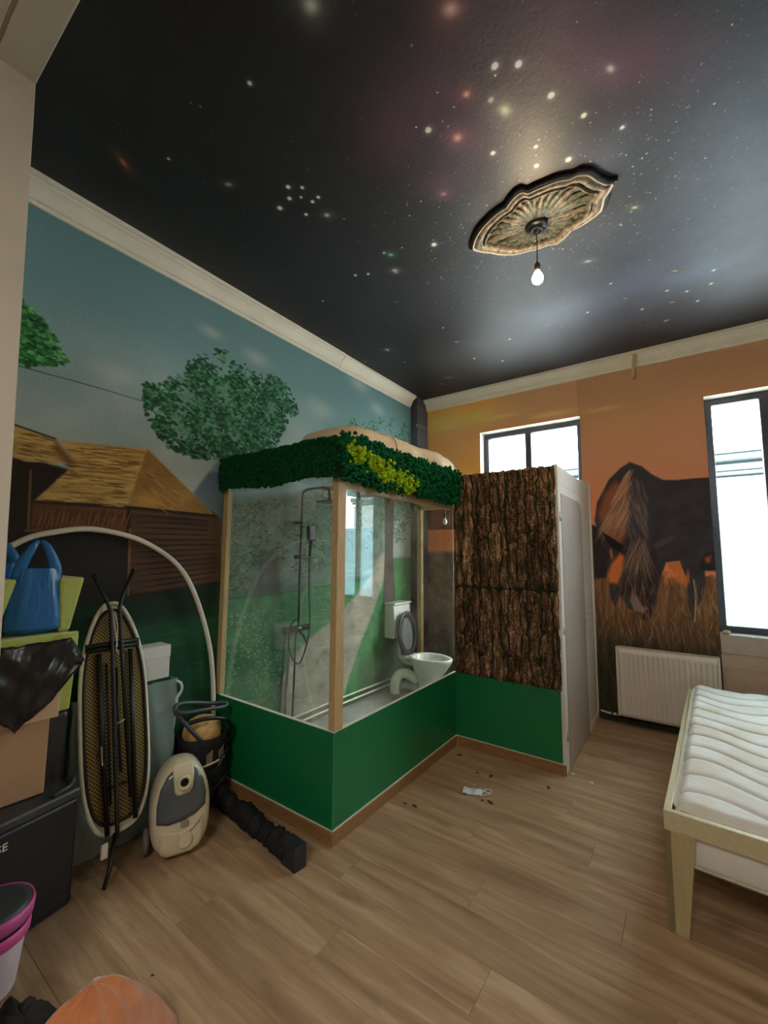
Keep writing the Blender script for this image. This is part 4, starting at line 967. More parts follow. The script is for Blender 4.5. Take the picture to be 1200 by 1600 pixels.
pp = MB().tube(smoothpath([(x0+.012, -.07, .11), (x0+.0, -.07, pz), (x0-.04, -.07, pz), (1.99, -.07, pz), (1.93, -.06, pz+.005)], 4), .009, 8)
pp.build('supply_pipe', M_rad, rad, smooth=True)
MB().lathe([(0, .03), (.014, .028), (.016, 0), (.016, -.03), (0, -.032)], (x0-.03, -.07, pz), 12, axis='x').build('valve', M_steel, rad, smooth=True)

# ------------------------------------------------------------------ bed
ang = math.radians(-2.6)
bd = thing('bed_frame', 'pale greenish wooden bed frame with tapered plank legs', 'bed', (2.505, -2.31, 0), (0, 0, ang))
M_bedw = mat('limed_wood', (196, 186, 146), .45, .06, 8, (6, 1, 6), bump=.06)
L, Wd, zt, hr = 2.02, .98, .46, .075
def rb(*a): return MB().box(*a)
rb(0, Wd, 0, .028, zt-hr, zt).build('foot_rail', M_bedw, bd, local=True, bev=.003)
rb(0, .028, .028, L-.028, zt-hr, zt).build('side_rail', M_bedw, bd, local=True, bev=.003)
rb(Wd-.028, Wd, .028, L-.028, zt-hr, zt).build('side_rail', M_bedw, bd, local=True, bev=.003)
rb(0, Wd, L-.028, L, zt-hr, zt+.0).build('head_rail', M_bedw, bd, local=True, bev=.003)
M_bedd = mat('limed_wood_leg', (176, 160, 118), .45, .06, 8, (6, 6, 1), bump=.06)
for cx_, sx_ in ((0, 1), (Wd, -1)):
    for cy_, sy_ in ((0, 1), (L, -1)):
        lg = MB()
        lg.prism([(cx_+sx_*.0, 0), (cx_+sx_*.066, 0), (cx_+sx_*.105, zt-hr), (cx_, zt-hr)] if sx_ > 0 else [(cx_, 0), (cx_-.066, 0), (cx_-.105, zt-hr), (cx_, zt-hr)], 'y', min(cy_, cy_+sy_*.024), max(cy_, cy_+sy_*.024))
        lg.prism([(cy_, 0), (cy_+sy_*.05, 0), (cy_+sy_*.09, zt-hr), (cy_, zt-hr)], 'x', min(cx_, cx_+sx_*.024), max(cx_, cx_+sx_*.024))
        lg.build('leg', M_bedd, bd, local=True, bev=.002)
for i in range(11):
    y = .15+i*.175
    rb(.029, Wd-.029, y, y+.06, zt-hr-.17, zt-hr-.155).build('slat', M_pine, bd, local=True)
rb(.029, .05, .03, L-.03, zt-hr-.155, zt-hr).build('slat_ledge', M_pine, bd, local=True)
rb(Wd-.05, Wd-.029, .03, L-.03, zt-hr-.155, zt-hr).build('slat_ledge', M_pine, bd, local=True)
# mattress: quilted with wavy lines running across
mt = thing('mattress', 'white quilted mattress with wavy stitching and brown stains lying in the bed', 'mattress', (2.505, -2.31, 0), (0, 0, ang))
M_mat = mat('mattress_ticking', (226, 224, 218), .85, .03, 3, bump=.5, bscale=90, dist=.003)
def mcol():
    t = Nt('mattress_top'); tc = t.n('ShaderNodeTexCoord'); no = t.n('ShaderNodeTexNoise'); no.inputs['Scale'].default_value = 4.5; no.inputs['Detail'].default_value = 6
    t.l(tc.outputs['Object'], no.inputs[0]); cr = t.n('ShaderNodeValToRGB'); e = cr.color_ramp.elements; e[0].position = .45; e[0].color = (*srgb((228, 226, 220)), 1); e[1].position = .86; e[1].color = (*srgb((204, 190, 160)), 1)
    t.l(no.outputs[0], cr.inputs[0]); t.l(cr.outputs[0], t.b.inputs['Base Color']); t.b.inputs['Roughness'].default_value = .85
    vo = t.n('ShaderNodeTexVoronoi'); vo.inputs['Scale'].default_value = 55; t.l(tc.outputs['Object'], vo.inputs[0])
    bp = t.n('ShaderNodeBump'); bp.inputs['Strength'].default_value = .35; bp.inputs['Distance'].default_value = .003; t.l(vo.outputs[0], bp.inputs['Height']); t.l(bp.outputs[0], t.b.inputs['Normal']); return t.m
M_mtop = mcol()
mx0, mx1, my0, my1 = .034, .945, .036, L-.05
nx, ny = 80, 460; P = []
for i in range(ny+1):
    row = []
    for j in range(nx+1):
        x = mx0+(mx1-mx0)*j/nx; y = my0+(my1-my0)*i/ny
        q = (y+.050*math.sin(x*12+2.2+y*1.5)+x*.10)/.165; f = abs(q-round(q))*.165
        z_ = .485+.012*math.sin(math.pi*(y-my0)/(my1-my0))+.035*(y/L)-.016*math.exp(-(f/.006)**2)-.006*math.exp(-(f/.022)**2)+.005*math.sin(x*17+y*5)*math.sin(y*9)
        ed = min(x-mx0, mx1-x, y-my0, my1-y); z_ -= .05*max(0, 1-ed/.05)**2.2
        row.append((x, y, z_))
    P.append(row)
MB().grid(P).build('quilted_top', M_mtop, mt, local=True, smooth=True)
def mring(z, ins, sag=0):
    out = []; r = .07; c = [(mx1-r, my1-r, 0), (mx0+r, my1-r, 90), (mx0+r, my0+r, 180), (mx1-r, my0+r, 270)]
    for cx_, cy_, a0 in c:
        for k in range(7):
            a = math.radians(a0+15*k); out.append(Vector((cx_+(r-ins)*math.cos(a), cy_+(r-ins)*math.sin(a), z+.035*((cy_+r*math.sin(a))/L))))
    return out
rows = [mring(.462, .004), mring(.45, -.002), mring(.42, 0), mring(.35, .002), mring(.265, .004), mring(.235, .03), mring(.232, .07)]
b_ = MB().grid(rows, closed_u=True); k = len(rows[0]); b_.f.append(tuple(range(len(b_.v)-k, len(b_.v)))); b_.f.append(tuple(range(k)))
b_.build('side_band', M_mat, mt, local=True, smooth=True)
for z_ in (.452, .262):
    rr = mring(z_, -.003); MB().tube(rr+[rr[0]], .006, 6, caps=False).build('piping', mat('mattress_piping', (200, 190, 160), .8), mt, local=True, smooth=True)

# ------------------------------------------------------------------ clutter at left
# bent white pipe arch
hoop = single('pipe_arch', MB().tube(smoothpath([(.05, -2.775, .002), (.045, -2.78, .5), (.045, -2.84, .93), (.045, -3.016, 1.35), (.045, -3.263, 1.55), (.045, -3.536, 1.62), (.045, -3.733, 1.595), (.045, -3.86, 1.542), (.045, -3.98, 1.42), (.045, -4.06, 1.2), (.045, -4.08, .8), (.045, -4.085, .002)], 8), .0145, 12),
              mat('white_plastic_pipe', (226, 216, 204), .35, .02, 5), 'tall arch of bent white plastic pipe leaning on the farm mural', 'pipe', smooth=True)

# plastic wrapped package
def film_bag(name, tint, rough=.22, op=.45, bs=.8, ns=9):
    t = Nt(name); tc = t.n('ShaderNodeTexCoord'); no = t.n('ShaderNodeTexNoise'); no.inputs['Scale'].default_value = ns; no.inputs['Detail'].default_value = 5; no.inputs['Distortion'].default_value = 1.5
    mp = t.n('ShaderNodeMapping'); mp.inputs['Scale'].default_value = (1, 1, .35); t.l(tc.outputs['Object'], mp.inputs[0]); t.l(mp.outputs[0], no.inputs[0])
    t.b.inputs['Base Color'].default_value = (*srgb(tint), 1); t.b.inputs['Roughness'].default_value = rough
    bp = t.n('ShaderNodeBump'); bp.inputs['Strength'].default_value = bs; bp.inputs['Distance'].default_value = .02; t.l(no.outputs[0], bp.inputs['Height']); t.l(bp.outputs[0], t.b.inputs['Normal'])
    tr = t.n('ShaderNodeBsdfTransparent'); mx = t.n('ShaderNodeMixShader'); mx.inputs[0].default_value = op
    t.l(tr.outputs[0], mx.inputs[1]); t.l(t.b.outputs[0], mx.inputs[2]); t.l(mx.outputs[0], t.out.inputs[0]); return t.m
pk = thing('wrapped_package', 'tall flat package of grey green boards wrapped in clear plastic film', 'package', (.11, -3.4, 0))
MB().box(.07, .175, -3.6, -3.13, .002, .72).build('board_stack', mat('green_grey_boards', (78, 92, 84), .5, .25, 4, (1, 1, .6), col2=(118, 112, 96)), pk, bev=.004)
def crumple(x0, x1, y0, y1, z0, z1, amp, n=26, seed=3, top=True):
    r = random.Random(seed); P = []
    a, b = n, n
    for i in range(n+1):
        z = z0+(z1-z0)*i/n; row = []
        per = [(x1, y0+(y1-y0)*k/n) for k in range(n+1)]+[(x1+(x0-x1)*k/6, y1) for k in range(1, 7)]
        per = [(x0+(x1-x0)*k/6, y0) for k in range(6)]+per
        for k, (x, y) in enumerate(per):
            d = amp*(math.sin(k*.9+i*.35+seed)+math.sin(k*.37-i*.8)*.7+r.uniform(-.4, .4)); row.append((max(x+d, .012), y+d*.5, z+r.uniform(-1, 1)*amp*.4))
        P.append(row)
    return MB().grid(P)
crumple(.05, .19, -3.63, -3.115, .006, .775, .006).build('film_wrap', film_bag('clear_film', (176, 200, 196), .18, .5), pk, smooth=True, label='crumpled clear plastic film')
MB().tube(smoothpath([(.19, -3.125, .76), (.2, -3.10, .74), (.2, -3.095, .70), (.195, -3.12, .66), (.19, -3.12, .63)], 5), .008, 8).build('film_fold', film_bag('film_fold', (220, 232, 228), .2, .8), pk, smooth=True)
wbx = thing('white_box', 'white carton standing on the film wrapped package behind the ironing board', 'box', (.11, -3.22, .777))
MB().box(.05, .165, -3.33, -3.155, .784, .965).build('carton', mat('white_card', (216, 212, 208), .7, .04, 10), wbx, bev=.003)
MB().box(.048, .167, -3.332, -3.153, .9, .967).build('carton_lid', mat('white_card_lid', (224, 220, 216), .7, .04, 10), wbx, bev=.003)

# ironing board seen from below -------------------------------------------------
ib = thing('ironing_board', 'ironing board standing upright showing its brassy mesh underside and folded black legs', 'ironing board', (.30, -3.46, 0))
def ibx(z): return .40-.24*z
def ol(s_=1.0, n=64):
    out = []
    for i in range(n):
        a = 2*math.pi*i/n; c, q = math.cos(a), math.sin(a)
        zc = .70+.525*(math.copysign(abs(q)**(.75 if q > 0 else .55), q)); zz = .70+(zc-.70)*s_
        wid = .152*(1 if q < 0 else (1-.42*max(0, q)**2.2))
        out.append((math.copysign(abs(c)**.62, c)*wid*s_-.0, zz))
    return out
O = ol(); Oi = ol(.93)
def pln(p, off): # board-plane point -> world; off = distance out of the board towards the room
    return Vector((ibx(p[1])+off*.97, -3.46+p[0], p[1]+off*.24))
def mesh_mat():
    t = Nt('brass_mesh'); tc = t.n('ShaderNodeTexCoord'); sx_ = t.n('ShaderNodeSeparateXYZ'); cb = t.n('ShaderNodeCombineXYZ'); t.l(tc.outputs['Object'], sx_.inputs[0]); t.l(sx_.outputs[1], cb.inputs[0]); t.l(sx_.outputs[2], cb.inputs[1])
    mp = t.n('ShaderNodeMapping'); mp.inputs['Rotation'].default_value = (0, 0, math.radians(45)); t.l(cb.outputs[0], mp.inputs[0]); ck = t.n('ShaderNodeTexVoronoi'); ck.voronoi_dimensions = '2D'; ck.inputs['Scale'].default_value = 78; ck.distance = 'CHEBYCHEV'; ck.inputs['Randomness'].default_value = 0; t.l(mp.outputs[0], ck.inputs[0])
    cr = t.n('ShaderNodeValToRGB'); e = cr.color_ramp.elements; e[0].position = .28; e[0].color = (*srgb((34, 28, 20)), 1); e[1].position = .36; e[1].color = (*srgb((150, 128, 72)), 1)
    t.l(ck.outputs[0], cr.inputs[0]); t.l(cr.outputs[0], t.b.inputs['Base Color']); t.b.inputs['Roughness'].default_value = .4; t.b.inputs['Metallic'].default_value = .4; return t.m
n = len(Oi)
mb = MB(); mb.add([pln(p, 0) for p in Oi]+[pln(p, -.006) for p in Oi], [tuple(range(n)), tuple(range(n, 2*n))[::-1]]+[(i, (i+1) % n, n+(i+1) % n, n+i) for i in range(n)])
mb.build('mesh_top', mesh_mat(), ib)
rp = [pln(p, .004) for p in Oi]; MB().tube(rp+[rp[0]], .008, 8, caps=False).build('rim_tube', M_black, ib, smooth=True)
rp = [pln(p, -.002) for p in O]; MB().tube(rp+[rp[0]], .011, 8, caps=False, flat=.9).build('cover_edge', mat('white_cover', (222, 214, 198), .8, .08, 20, bump=.5, dist=.01), ib, smooth=True)
mb = MB(); mb.add([pln(p, -.012) for p in O], [tuple(range(n))]); mb.build('cover', mat('white_cover_back', (210, 205, 195), .8), ib, solid=.004)
def seg(*pts, r=.008, nm='leg_tube', m=None): return MB().tube([pln(p[:2], p[2]) for p in pts], r, 10).build(nm, m or M_black, ib, smooth=True)
seg((-.095, 1.375, .03), (-.035, 1.23, .035), (-.022, 1.18, .04), (-.02, .9, .04), (-.025, .2, .04), (-.03, .16, .05), r=.0095, nm='leg')
seg((.105, 1.395, .03), (.035, 1.24, .035), (.022, 1.19, .04), (.025, .9, .04), (.04, .3, .04), r=.0095, nm='leg')
seg((-.03, .18, .03), (-.07, .06, .06), (-.105, .004, .085), r=.009, nm='foot')
seg((-.075, .98, .02), (-.07, .6, .02), (-.06, .18, .02), r=.011, nm='support_bar')
seg((.075, .98, .02), (.07, .6, .02), (.065, .2, .02), r=.011, nm='support_bar')
seg((-.045, .93, .025), (-.045, .3, .025), r=.006, nm='support_bar')
seg((.0, .9, .025), (.005, .42, .025), r=.006, nm='support_bar')
seg((-.13, 1.02, .012), (.12, 1.02, .012), r=.012, nm='cross_bar')
seg((-.13, 1.0, .012), (.12, 1.0, .012), r=.012, nm='cross_bar')
seg((-.06, .37, .02), (.07, .37, .02), r=.006, nm='cross_bar')
seg((-.02, .64, .055), (.02, .65, .055), r=.003, nm='pin', m=M_steel)
seg((-.1, .52, .03), (-.085, .56, .05), (-.085, .48, .05), (-.06, .50, .04), r=.0035, nm='lock_lever', m=M_steel)
seg((0, 1.18, .03), (.012, 1.1, .035), (.0, .99, .035), (.012, .96, .035), r=.003, nm='cord', m=M_seal)
seg((-.01, 1.19, .03), (-.002, 1.08, .035), (.006, 1.0, .035), r=.003, nm='cord', m=M_seal)

seg((-.125, .105, .03), (-.11, .055, .045), r=.0, nm='leg') if False else None
# tag on the leg
MB().obox((.415, -3.545, .145), (.003, .002, 0), (0, .012, 0), (0, 0, .032)).build('tag', M_seal, ib, label='small white paper tag')

# dark tall case behind the cardboard
case = thing('dark_case', 'tall dark grey case standing behind the cardboard boxes', 'case', (.15, -3.86, 0))
MB().box(.03, .235, -4.05, -3.66, .02, .76).build('shell', mat('dark_grey_shell', (52, 54, 56), .35, .15, 6), case, bev=.02)
MB().box(.236, .244, -4.0, -3.72, .1, .68).build('front_pocket', mat('dark_grey_pocket', (42, 44, 48), .5, .15, 6), case, bev=.003)
for y in (-4.02, -3.72): MB().lathe([(0, .012), (.02, .01), (.02, -.01), (0, -.012)], (.13, y, .021), 12, axis='y').build('wheel', M_blackpl, case)

# black box at floor level (large flat carton/case)
bb = thing('black_case', 'large black hard case with grey lid edge on the floor at left', 'case', (.30, -3.89, 0), (0, 0, math.radians(12)))
ROOTM[bb.name] = None
def L_(*a): return MB().box(*a)
# local frame: +x faces the room
L_(-.16, .158, -.19, .20, .004, .43).build('body', mat('black_case_body', (26, 24, 26), .4, .15, 8), bb, local=True, bev=.012)
L_(-.165, .165, -.195, .205, .43, .475).build('lid', mat('black_case_lid', (58, 58, 60), .45, .12, 8), bb, local=True, bev=.012, label='dark grey lid')
MB().tube([(.05, .205, .478), (.1, .21, .484), (.14, .17, .484), (.15, .1, .48)], .008, 8).build('corner_fold', mat('case_fold', (74, 74, 76), .5), bb, local=True, smooth=True)
L_(.158, .160, -.17, .18, .02, .025).build('seam', M_blackpl, bb, local=True)
fc = bpy.data.curves.new('lettering', 'FONT'); fc.body = 'SE'; fc.size = .04; fc.extrude = .0006
_t = bpy.data.objects.new('lettering_curve', fc); fm = bpy.data.meshes.new_from_object(_t); bpy.data.objects.remove(_t)
fo = bpy.data.objects.new('lettering', fm); COL.objects.link(fo); fm.materials.clear(); fo.parent = bb; fo.location = (.1595, -.092, .365); fo.rotation_euler = (math.pi/2, 0, math.pi/2); fm.materials.append(M_seal)

# cardboard boxes
M_card = mat('brown_cardboard', (184, 142, 108), .8, .06, 5, bump=.15)
c1 = thing('cardboard_box', 'brown cardboard box standing on the black case', 'box', (.25, -3.9, .478))
MB().box(.25, .36, -4.08, -3.775, .48, .80).build('carton', M_card, c1, bev=.003)
MB().box(.25, .365, -4.08, -3.90, .795, .803).build('top_flap', M_card, c1)
c2 = thing('cardboard_carton', 'small cardboard carton half hidden under the black rubbish bag', 'box', (.34, -3.9, .804))
MB().box(.25, .44, -4.08, -3.77, .806, 1.085).build('carton', mat('light_cardboard', (206, 170, 138), .8, .05, 5), c2, bev=.003)
MB().box(.25, .445, -4.08, -3.93, 1.082, 1.088).build('top_flap', M_card, c2)

# lime child's armchair on the boxes
M_lime = mat('lime_felt', (186, 196, 104), .9, .08, 30, bump=.4, bscale=200, sheen=.3)
ch = thing('childs_armchair', 'lime green felt childs armchair perched on the cardboard boxes', 'chair', (.3, -3.86, 1.09))
MB().box(.08, .43, -4.08, -3.735, 1.095, 1.15).build('seat', M_lime, ch, bev=.008)
MB().box(.435, .46, -4.09, -3.725, 1.088, 1.155).build('front_bar', M_lime, ch, bev=.006)
def arm(y0, y1, y0t, y1t):
    b = MB(); vs = []
    for (ya_, yb_, z_) in ((y0, y1, 1.152), (y0t, y1t, 1.385)):
        vs += [(.1, ya_, z_), (.40, ya_, z_), (.40, yb_, z_), (.1, yb_, z_)]
    b.add(vs, [(3, 2, 1, 0), (4, 5, 6, 7), (0, 1, 5, 4), (1, 2, 6, 5), (2, 3, 7, 6), (3, 0, 4, 7)]); b.build('armrest', M_lime, ch, bev=.012)
arm(-3.785, -3.74, -3.79, -3.695); arm(-4.07, -3.99, -4.07, -3.935)
MB().prism([(-3.745, .945), (-3.72, 1.09), (-3.69, 1.09), (-3.655, .945), (-3.665, .765), (-3.72, .765)], 'x', .17, .245).build('leg', M_lime, ch, bev=.008)
MB().prism([(-4.07, .765), (-4.07, 1.09), (-4.0, 1.09), (-4.0, .765)], 'x', .17, .245).build('leg', M_lime, ch, bev=.008)

# blue carrier bags
M_blue = film_bag('blue_bag_plastic', (26, 104, 168), .25, .93, .7, 8)
def carrier(name, label, c, wy, h, dx, seed, hh, split=.42, lean=0):
    root = thing(name, label, 'bag', c)
    r = random.Random(seed); n = 30; m = 32; P = []
    for i in range(n+1):
        t = i/n; w_ = wy*(1-.18*t+.05*math.sin(t*4)); d_ = dx*(1-.62*t**1.3); row = []
        for j in range(m):
            q = 2*math.pi*j/m; cq, sq = math.cos(q), math.sin(q)
            f = 1+.05*math.sin(q*7+t*3+seed)+.03*math.sin(q*13-t*9)+r.uniform(-.01, .01)
            e = min(1, .55+t*9)
            row.append((math.copysign(abs(cq)**.8, cq)*d_*f*e, math.copysign(abs(sq)**.7, sq)*w_*f*e+lean*t, t*h+.006))
        P.append(row)
    b = MB().grid(P, closed_u=True); b.f.append(tuple(range(m))[::-1]); b.build('bag_body', M_blue, root, local=True, smooth=True)
    for s_ in (-1, 1):
        y_ = s_*wy*.60
        hp = smoothpath([(0, y_+lean, h*.86), (0.005, y_*.95+lean, h+.02), (.01, y_*.45+lean, h+hh*.75), (.0, y_*.08+lean, h+hh)], 8)
        k = len(hp); MB().tube(hp, [(.030*(1-.72*i/(k-1))) for i in range(k)], 10, flat=.5).build('handle', M_blue, root, local=True, smooth=True)
    return root
carrier('carrier_bag', 'large blue plastic carrier bag standing on the lime chair seat', (.37, -3.865, 1.152), .1, .27, .05, 3, .125)
carrier('carrier_bag', 'smaller blue carrier bag behind the large one, beside the door jamb', (.2, -3.955, 1.152), .085, .29, .05, 8, .10)

# black rubbish bag hanging over the cartons
top = [(-5, 1012), (30, 1010), (70, 1003), (108, 995), (122, 1008), (131, 1030)]
bot = [(-12, 1128), (14, 1138), (24, 1148), (44, 1125), (80, 1095), (128, 1036)]
P = []; n, m = 26, 30
def itp(L_, t):
    t *= len(L_)-1; i = min(int(t), len(L_)-2); f = t-i; return (L_[i][0]*(1-f)+L_[i+1][0]*f, L_[i][1]*(1-f)+L_[i+1][1]*f)
for i in range(n+1):
    row = []
    for j in range(m+1):
        a, b = itp(top, j/m), itp(bot, j/m); t = i/n; u, v = a[0]*(1-t)+b[0]*t, a[1]*(1-t)+b[1]*t
        bul = .035*math.sin(math.pi*t)*math.sin(math.pi*j/m)
        p = at(u, v, 'x', .475); w_ = .010*math.sin(j*.45+i*.2)+.007*math.sin(i*.6-j*.3)+.005*abs(math.sin(j*.8+i*.33))+rnd.uniform(-.0008, .0008)
        row.append((.475+bul+w_, p.y, p.z+rnd.uniform(-.002, .002)))
    P.append(row)
single('rubbish_bag', MB().grid(P), film_bag('black_bag_plastic', (40, 34, 34), .3, .97, .35, 4), 'shiny black rubbish bag draped below the lime chair seat', 'bag', smooth=True, solid=.002)

# vacuum cleaner stood on end -----------------------------------------------------
vc = thing('vacuum_cleaner', 'cream cylinder vacuum cleaner with grey dust lid stood on its end', 'vacuum cleaner', (.50, -3.235, .003), (math.radians(-9), 0, math.radians(66)))
M_vc = mat('cream_plastic', (212, 200, 172), .35, .03, 6, bump=.03); M_vg = mat('smoky_grey_plastic', (84, 92, 96), .12, .05, 5, bump=0)
def egg(s_, n=48):
    out = []
    for i in range(n):
        a = 2*math.pi*i/n; c, q = math.cos(a), math.sin(a)
        zc = .215+.213*math.copysign(abs(q)**(.95 if q > 0 else .62), q); w_ = .138*(1-.10*max(0, q)**1.5)
        out.append((math.copysign(abs(c)**.78, c)*w_*s_, .215+(zc-.215)*s_))
    return out
rows = []
for s_, y in ((.80, .15), (.93, .145), (1.0, .12), (1.0, .02), (.985, -.015), (.95, -.035), (.88, -.05), (.75, -.06), (.5, -.066), (.2, -.068)):
    rows.append([(x, y, z) for x, z in egg(s_)])
b = MB().grid(rows, closed_u=True); b.f += [tuple(range(48)), tuple(range(len(b.v)-48, len(b.v)))]; b.build('body', M_vc, vc, local=True, smooth=True)
def dome(x, z):
    k = max(abs(x)/.138, abs(z-.215)/.213); return -.0685+.05*max(0, (k-.3))**2.2
def patch(pts, off, name, m, par, grid=16):
    """thin raised cover following the dome, outline pts (x,z)"""
    c = (sum(p[0] for p in pts)/len(pts), sum(p[1] for p in pts)/len(pts)); R = []
    for s_ in (1.0, .99, .8, .5, .2, .01):
        o_ = 0 if s_ == 1 else off
        R.append([(c[0]+(x-c[0])*s_, dome(c[0]+(x-c[0])*s_, c[1]+(z-c[1])*s_)-o_+ (.006 if s_ == 1 else 0), c[1]+(z-c[1])*s_) for x, z in pts])
    return MB().grid(R, closed_u=True).build(name, m, par, local=True, smooth=True)
lid = [( -.112, .175), (-.06, .163), (0, .168), (.06, .185), (.108, .215), (.112, .27), (.098, .33), (.066, .385), (.03, .405), (-.03, .405), (-.072, .375), (-.1, .32), (-.113, .25)]
def dens(p, k=4): return [(p[i][0]+(p[(i+1) % len(p)][0]-p[i][0])*j/k, p[i][1]+(p[(i+1) % len(p)][1]-p[i][1])*j/k) for i in range(len(p)) for j in range(k)]
ld = patch(dens(lid), .006, 'dust_lid', M_vg, vc)
patch(dens([(-.05, .425), (.045, .425), (.052, .38), (.046, .31), (.03, .288), (-.02, .283), (-.036, .3)]), .014, 'hose_collar', M_vc, vc)
MB().lathe([(.034, .0), (.034, .014), (.028, .018), (.021, .014), (.018, .0), (0, -.0)], (0.004, -.098, .345), 24, axis='y', tilt=Matrix.Rotation(math.pi, 3, 'Z')).build('hose_socket', M_vc, vc, local=True, smooth=True)
MB().lathe([(0, .0), (.0185, .0)], (0.004, -.1035, .345), 24, axis='y').build('hose_opening', M_blackpl, vc, local=True)
patch(dens([(-.1, .135), (.0, .12), (.07, .14), (.1, .17), (.1, .1), (.085, .045), (.05, .022), (-.06, .022), (-.09, .04)]), .004, 'lower_cover', M_vc, vc)
MB().lathe([(.034, 0), (.034, .008), (.029, .010), (.027, .006), (0, .007)], (.015, -.071, .085), 24, axis='y', tilt=Matrix.Rotation(math.pi, 3, 'Z')).build('round_button', M_vc, vc, local=True, smooth=False)
MB().obox((.012, -.078, .157), (.016, 0, 0), (0, .004, 0), (0, 0, .014)).build('latch', mat('latch_grey', (150, 142, 124), .4), vc, local=True, bev=.002)
for s_ in (-1,):
    MB().lathe([(0, .018), (.04, .016), (.056, .006), (.058, -.008), (.04, -.014), (0, -.014)], (-.148, .06, .075), 24, axis='x', sx=1, sy=1).build('wheel', mat('grey_wheel', (120, 112, 104), .5), vc, local=True, smooth=True)
MB().tube([(-.125, .06, .075), (-.15, .06, .075)], .02, 10).build('axle', M_blackpl, vc, local=True)

# tool bag -------------------------------------------------------------------------
tb = thing('tool_bag', 'round black fabric tool bag with grey tube handles and yellow contents', 'bag', (.175, -2.93, 0))
M_fab = mat('black_cordura', (32, 32, 36), .75, .25, 12, bump=.8, bscale=40, dist=.012)
tc_ = (.165, -2.925); P = []; n = 40
for r0, z in ((.0, .004), (.11, .004), (.128, .02), (.135, .1), (.14, .2), (.136, .3), (.142, .36), (.142, .40), (.134, .405), (.126, .36), (.1, .34), (0, .34)):
    P.append([(tc_[0]+(r0*math.cos(q)*(1+.03*math.sin(q*5+z*20))), tc_[1]+(r0*math.sin(q)*(1+.03*math.sin(q*4+z*14))), z) for q in [2*math.pi*j/n for j in range(n)]])
MB().grid(P, closed_u=True).build('bag_body', M_fab, tb, smooth=True)
for z, dz in ((.13, .02), (.27, .03)):
    ptsb = [(tc_[0]+.145*math.cos(q), tc_[1]+.145*math.sin(q), z+dz*math.sin(q*2)) for q in [-2.2+3.6*k/24 for k in range(25)]]
    MB().tube(ptsb, .012, 8, flat=.5).build('band', M_fab, tb, smooth=True)
for q in (-1.0, -.25, .3):
    pc = Vector((tc_[0]+.142*math.cos(q), tc_[1]+.142*math.sin(q), .29)); tn = Vector((-math.sin(q), math.cos(q), 0)); nn_ = Vector((math.cos(q), math.sin(q), 0))
    MB().obox(pc, tn*.018+Vector((0, 0, .012)), nn_*.004, Vector((0, 0, .042))).build('tan_patch', mat('tan_leather', (140, 124, 102), .7), tb, bev=.002)
M_hdl = mat('grey_foam_tube', (62, 66, 74), .5, .08, 10)
def loopp(p0, p1, p2, p3): return smoothpath([p0, p1, p2, p3], 10)
h1 = [at(232, 1100, 'x', .20), at(228, 1092, 'x', .2)]
def q_(u, v, x): return tuple(at(u, v, 'x', x))
MB().tube(smoothpath([q_(316, 1160, .27), q_(290, 1132, .26), q_(274, 1112, .24), q_(278, 1101, .22), q_(300, 1098, .2), q_(330, 1099, .2), q_(352, 1098, .22), q_(350, 1104, .24), q_(320, 1109, .27), q_(290, 1114, .27), q_(276, 1112, .25)], 6), .0115, 10).build('handle', M_hdl, tb, smooth=True)
MB().tube(smoothpath([q_(296, 1130, .26), q_(318, 1124, .28), q_(342, 1122, .29), q_(358, 1128, .28), q_(362, 1142, .26), q_(354, 1158, .24), q_(340, 1168, .23)], 6), .0115, 10).build('handle', M_blackpl, tb, smooth=True)
cn = MB(); P = []
for r0, z in ((.1, .36), (.112, .40), (.1, .45), (.07, .485), (.03, .5), (0, .503)):
    P.append([(tc_[0]+.0+r0*math.cos(q)*(1+.08*math.sin(q*6+z*30)), tc_[1]+.0+r0*math.sin(q)*(1+.08*math.sin(q*5)), z) for q in [2*math.pi*j/30 for j in range(30)]])
cn.grid(P, closed_u=True).build('yellow_contents', mat('yellow_cloth', (206, 150, 70), .7, .2, 12, bump=.6, dist=.01, col2=(226, 186, 130)), tb, smooth=True)
MB().tube([(.285, -3.03, .26), (.31, -2.99, .27), (.32, -2.93, .275), (.30, -2.86, .28)], .006, 8).build('rim_strip', M_seal, tb, smooth=True)

# long lumpy black bundle with a square end
P = []; A, B = Vector((.30, -2.875, .06)), Vector((.98, -2.945, .055)); N = 70
for i in range(N+1):
    t = i/N; c = A.lerp(B, t); row = []
    base = .050*(1+.07*math.sin(t*37+2*math.sin(t*9))+.10*math.sin(t*13+2)+rnd.uniform(-.05, .05)) if 0 < i < N else .02
    c.z = max(base, .03)*.97+.003
    for j in range(18):
        q = 2*math.pi*j/18; rr = base*(1+rnd.uniform(-.16, .16)); row.append((c.x, c.y+math.cos(q)*rr*.95, max(.002, c.z+math.sin(q)*rr)))
    P.append(row)
b = MB().grid(P, closed_u=True); b.f += [tuple(range(18)), tuple(range(N*18, (N+1)*18))]
bu = single('black_bundle', b, mat('black_crumpled_foam', (22, 22, 26), .7, .3, 30, bump=1.0, bscale=90, dist=.01), 'long lumpy black bundle with a square end lying along the green panel', 'bundle', smooth=True)
MB().obox((1.015, -2.95, .056), (.055, -.006, 0), (.004, .036, 0), (0, 0, .053)).build('square_end', mat('black_square_tube', (40, 40, 46), .5, .15, 20, bump=.3), bu, bev=.003, label='dark grey square end')

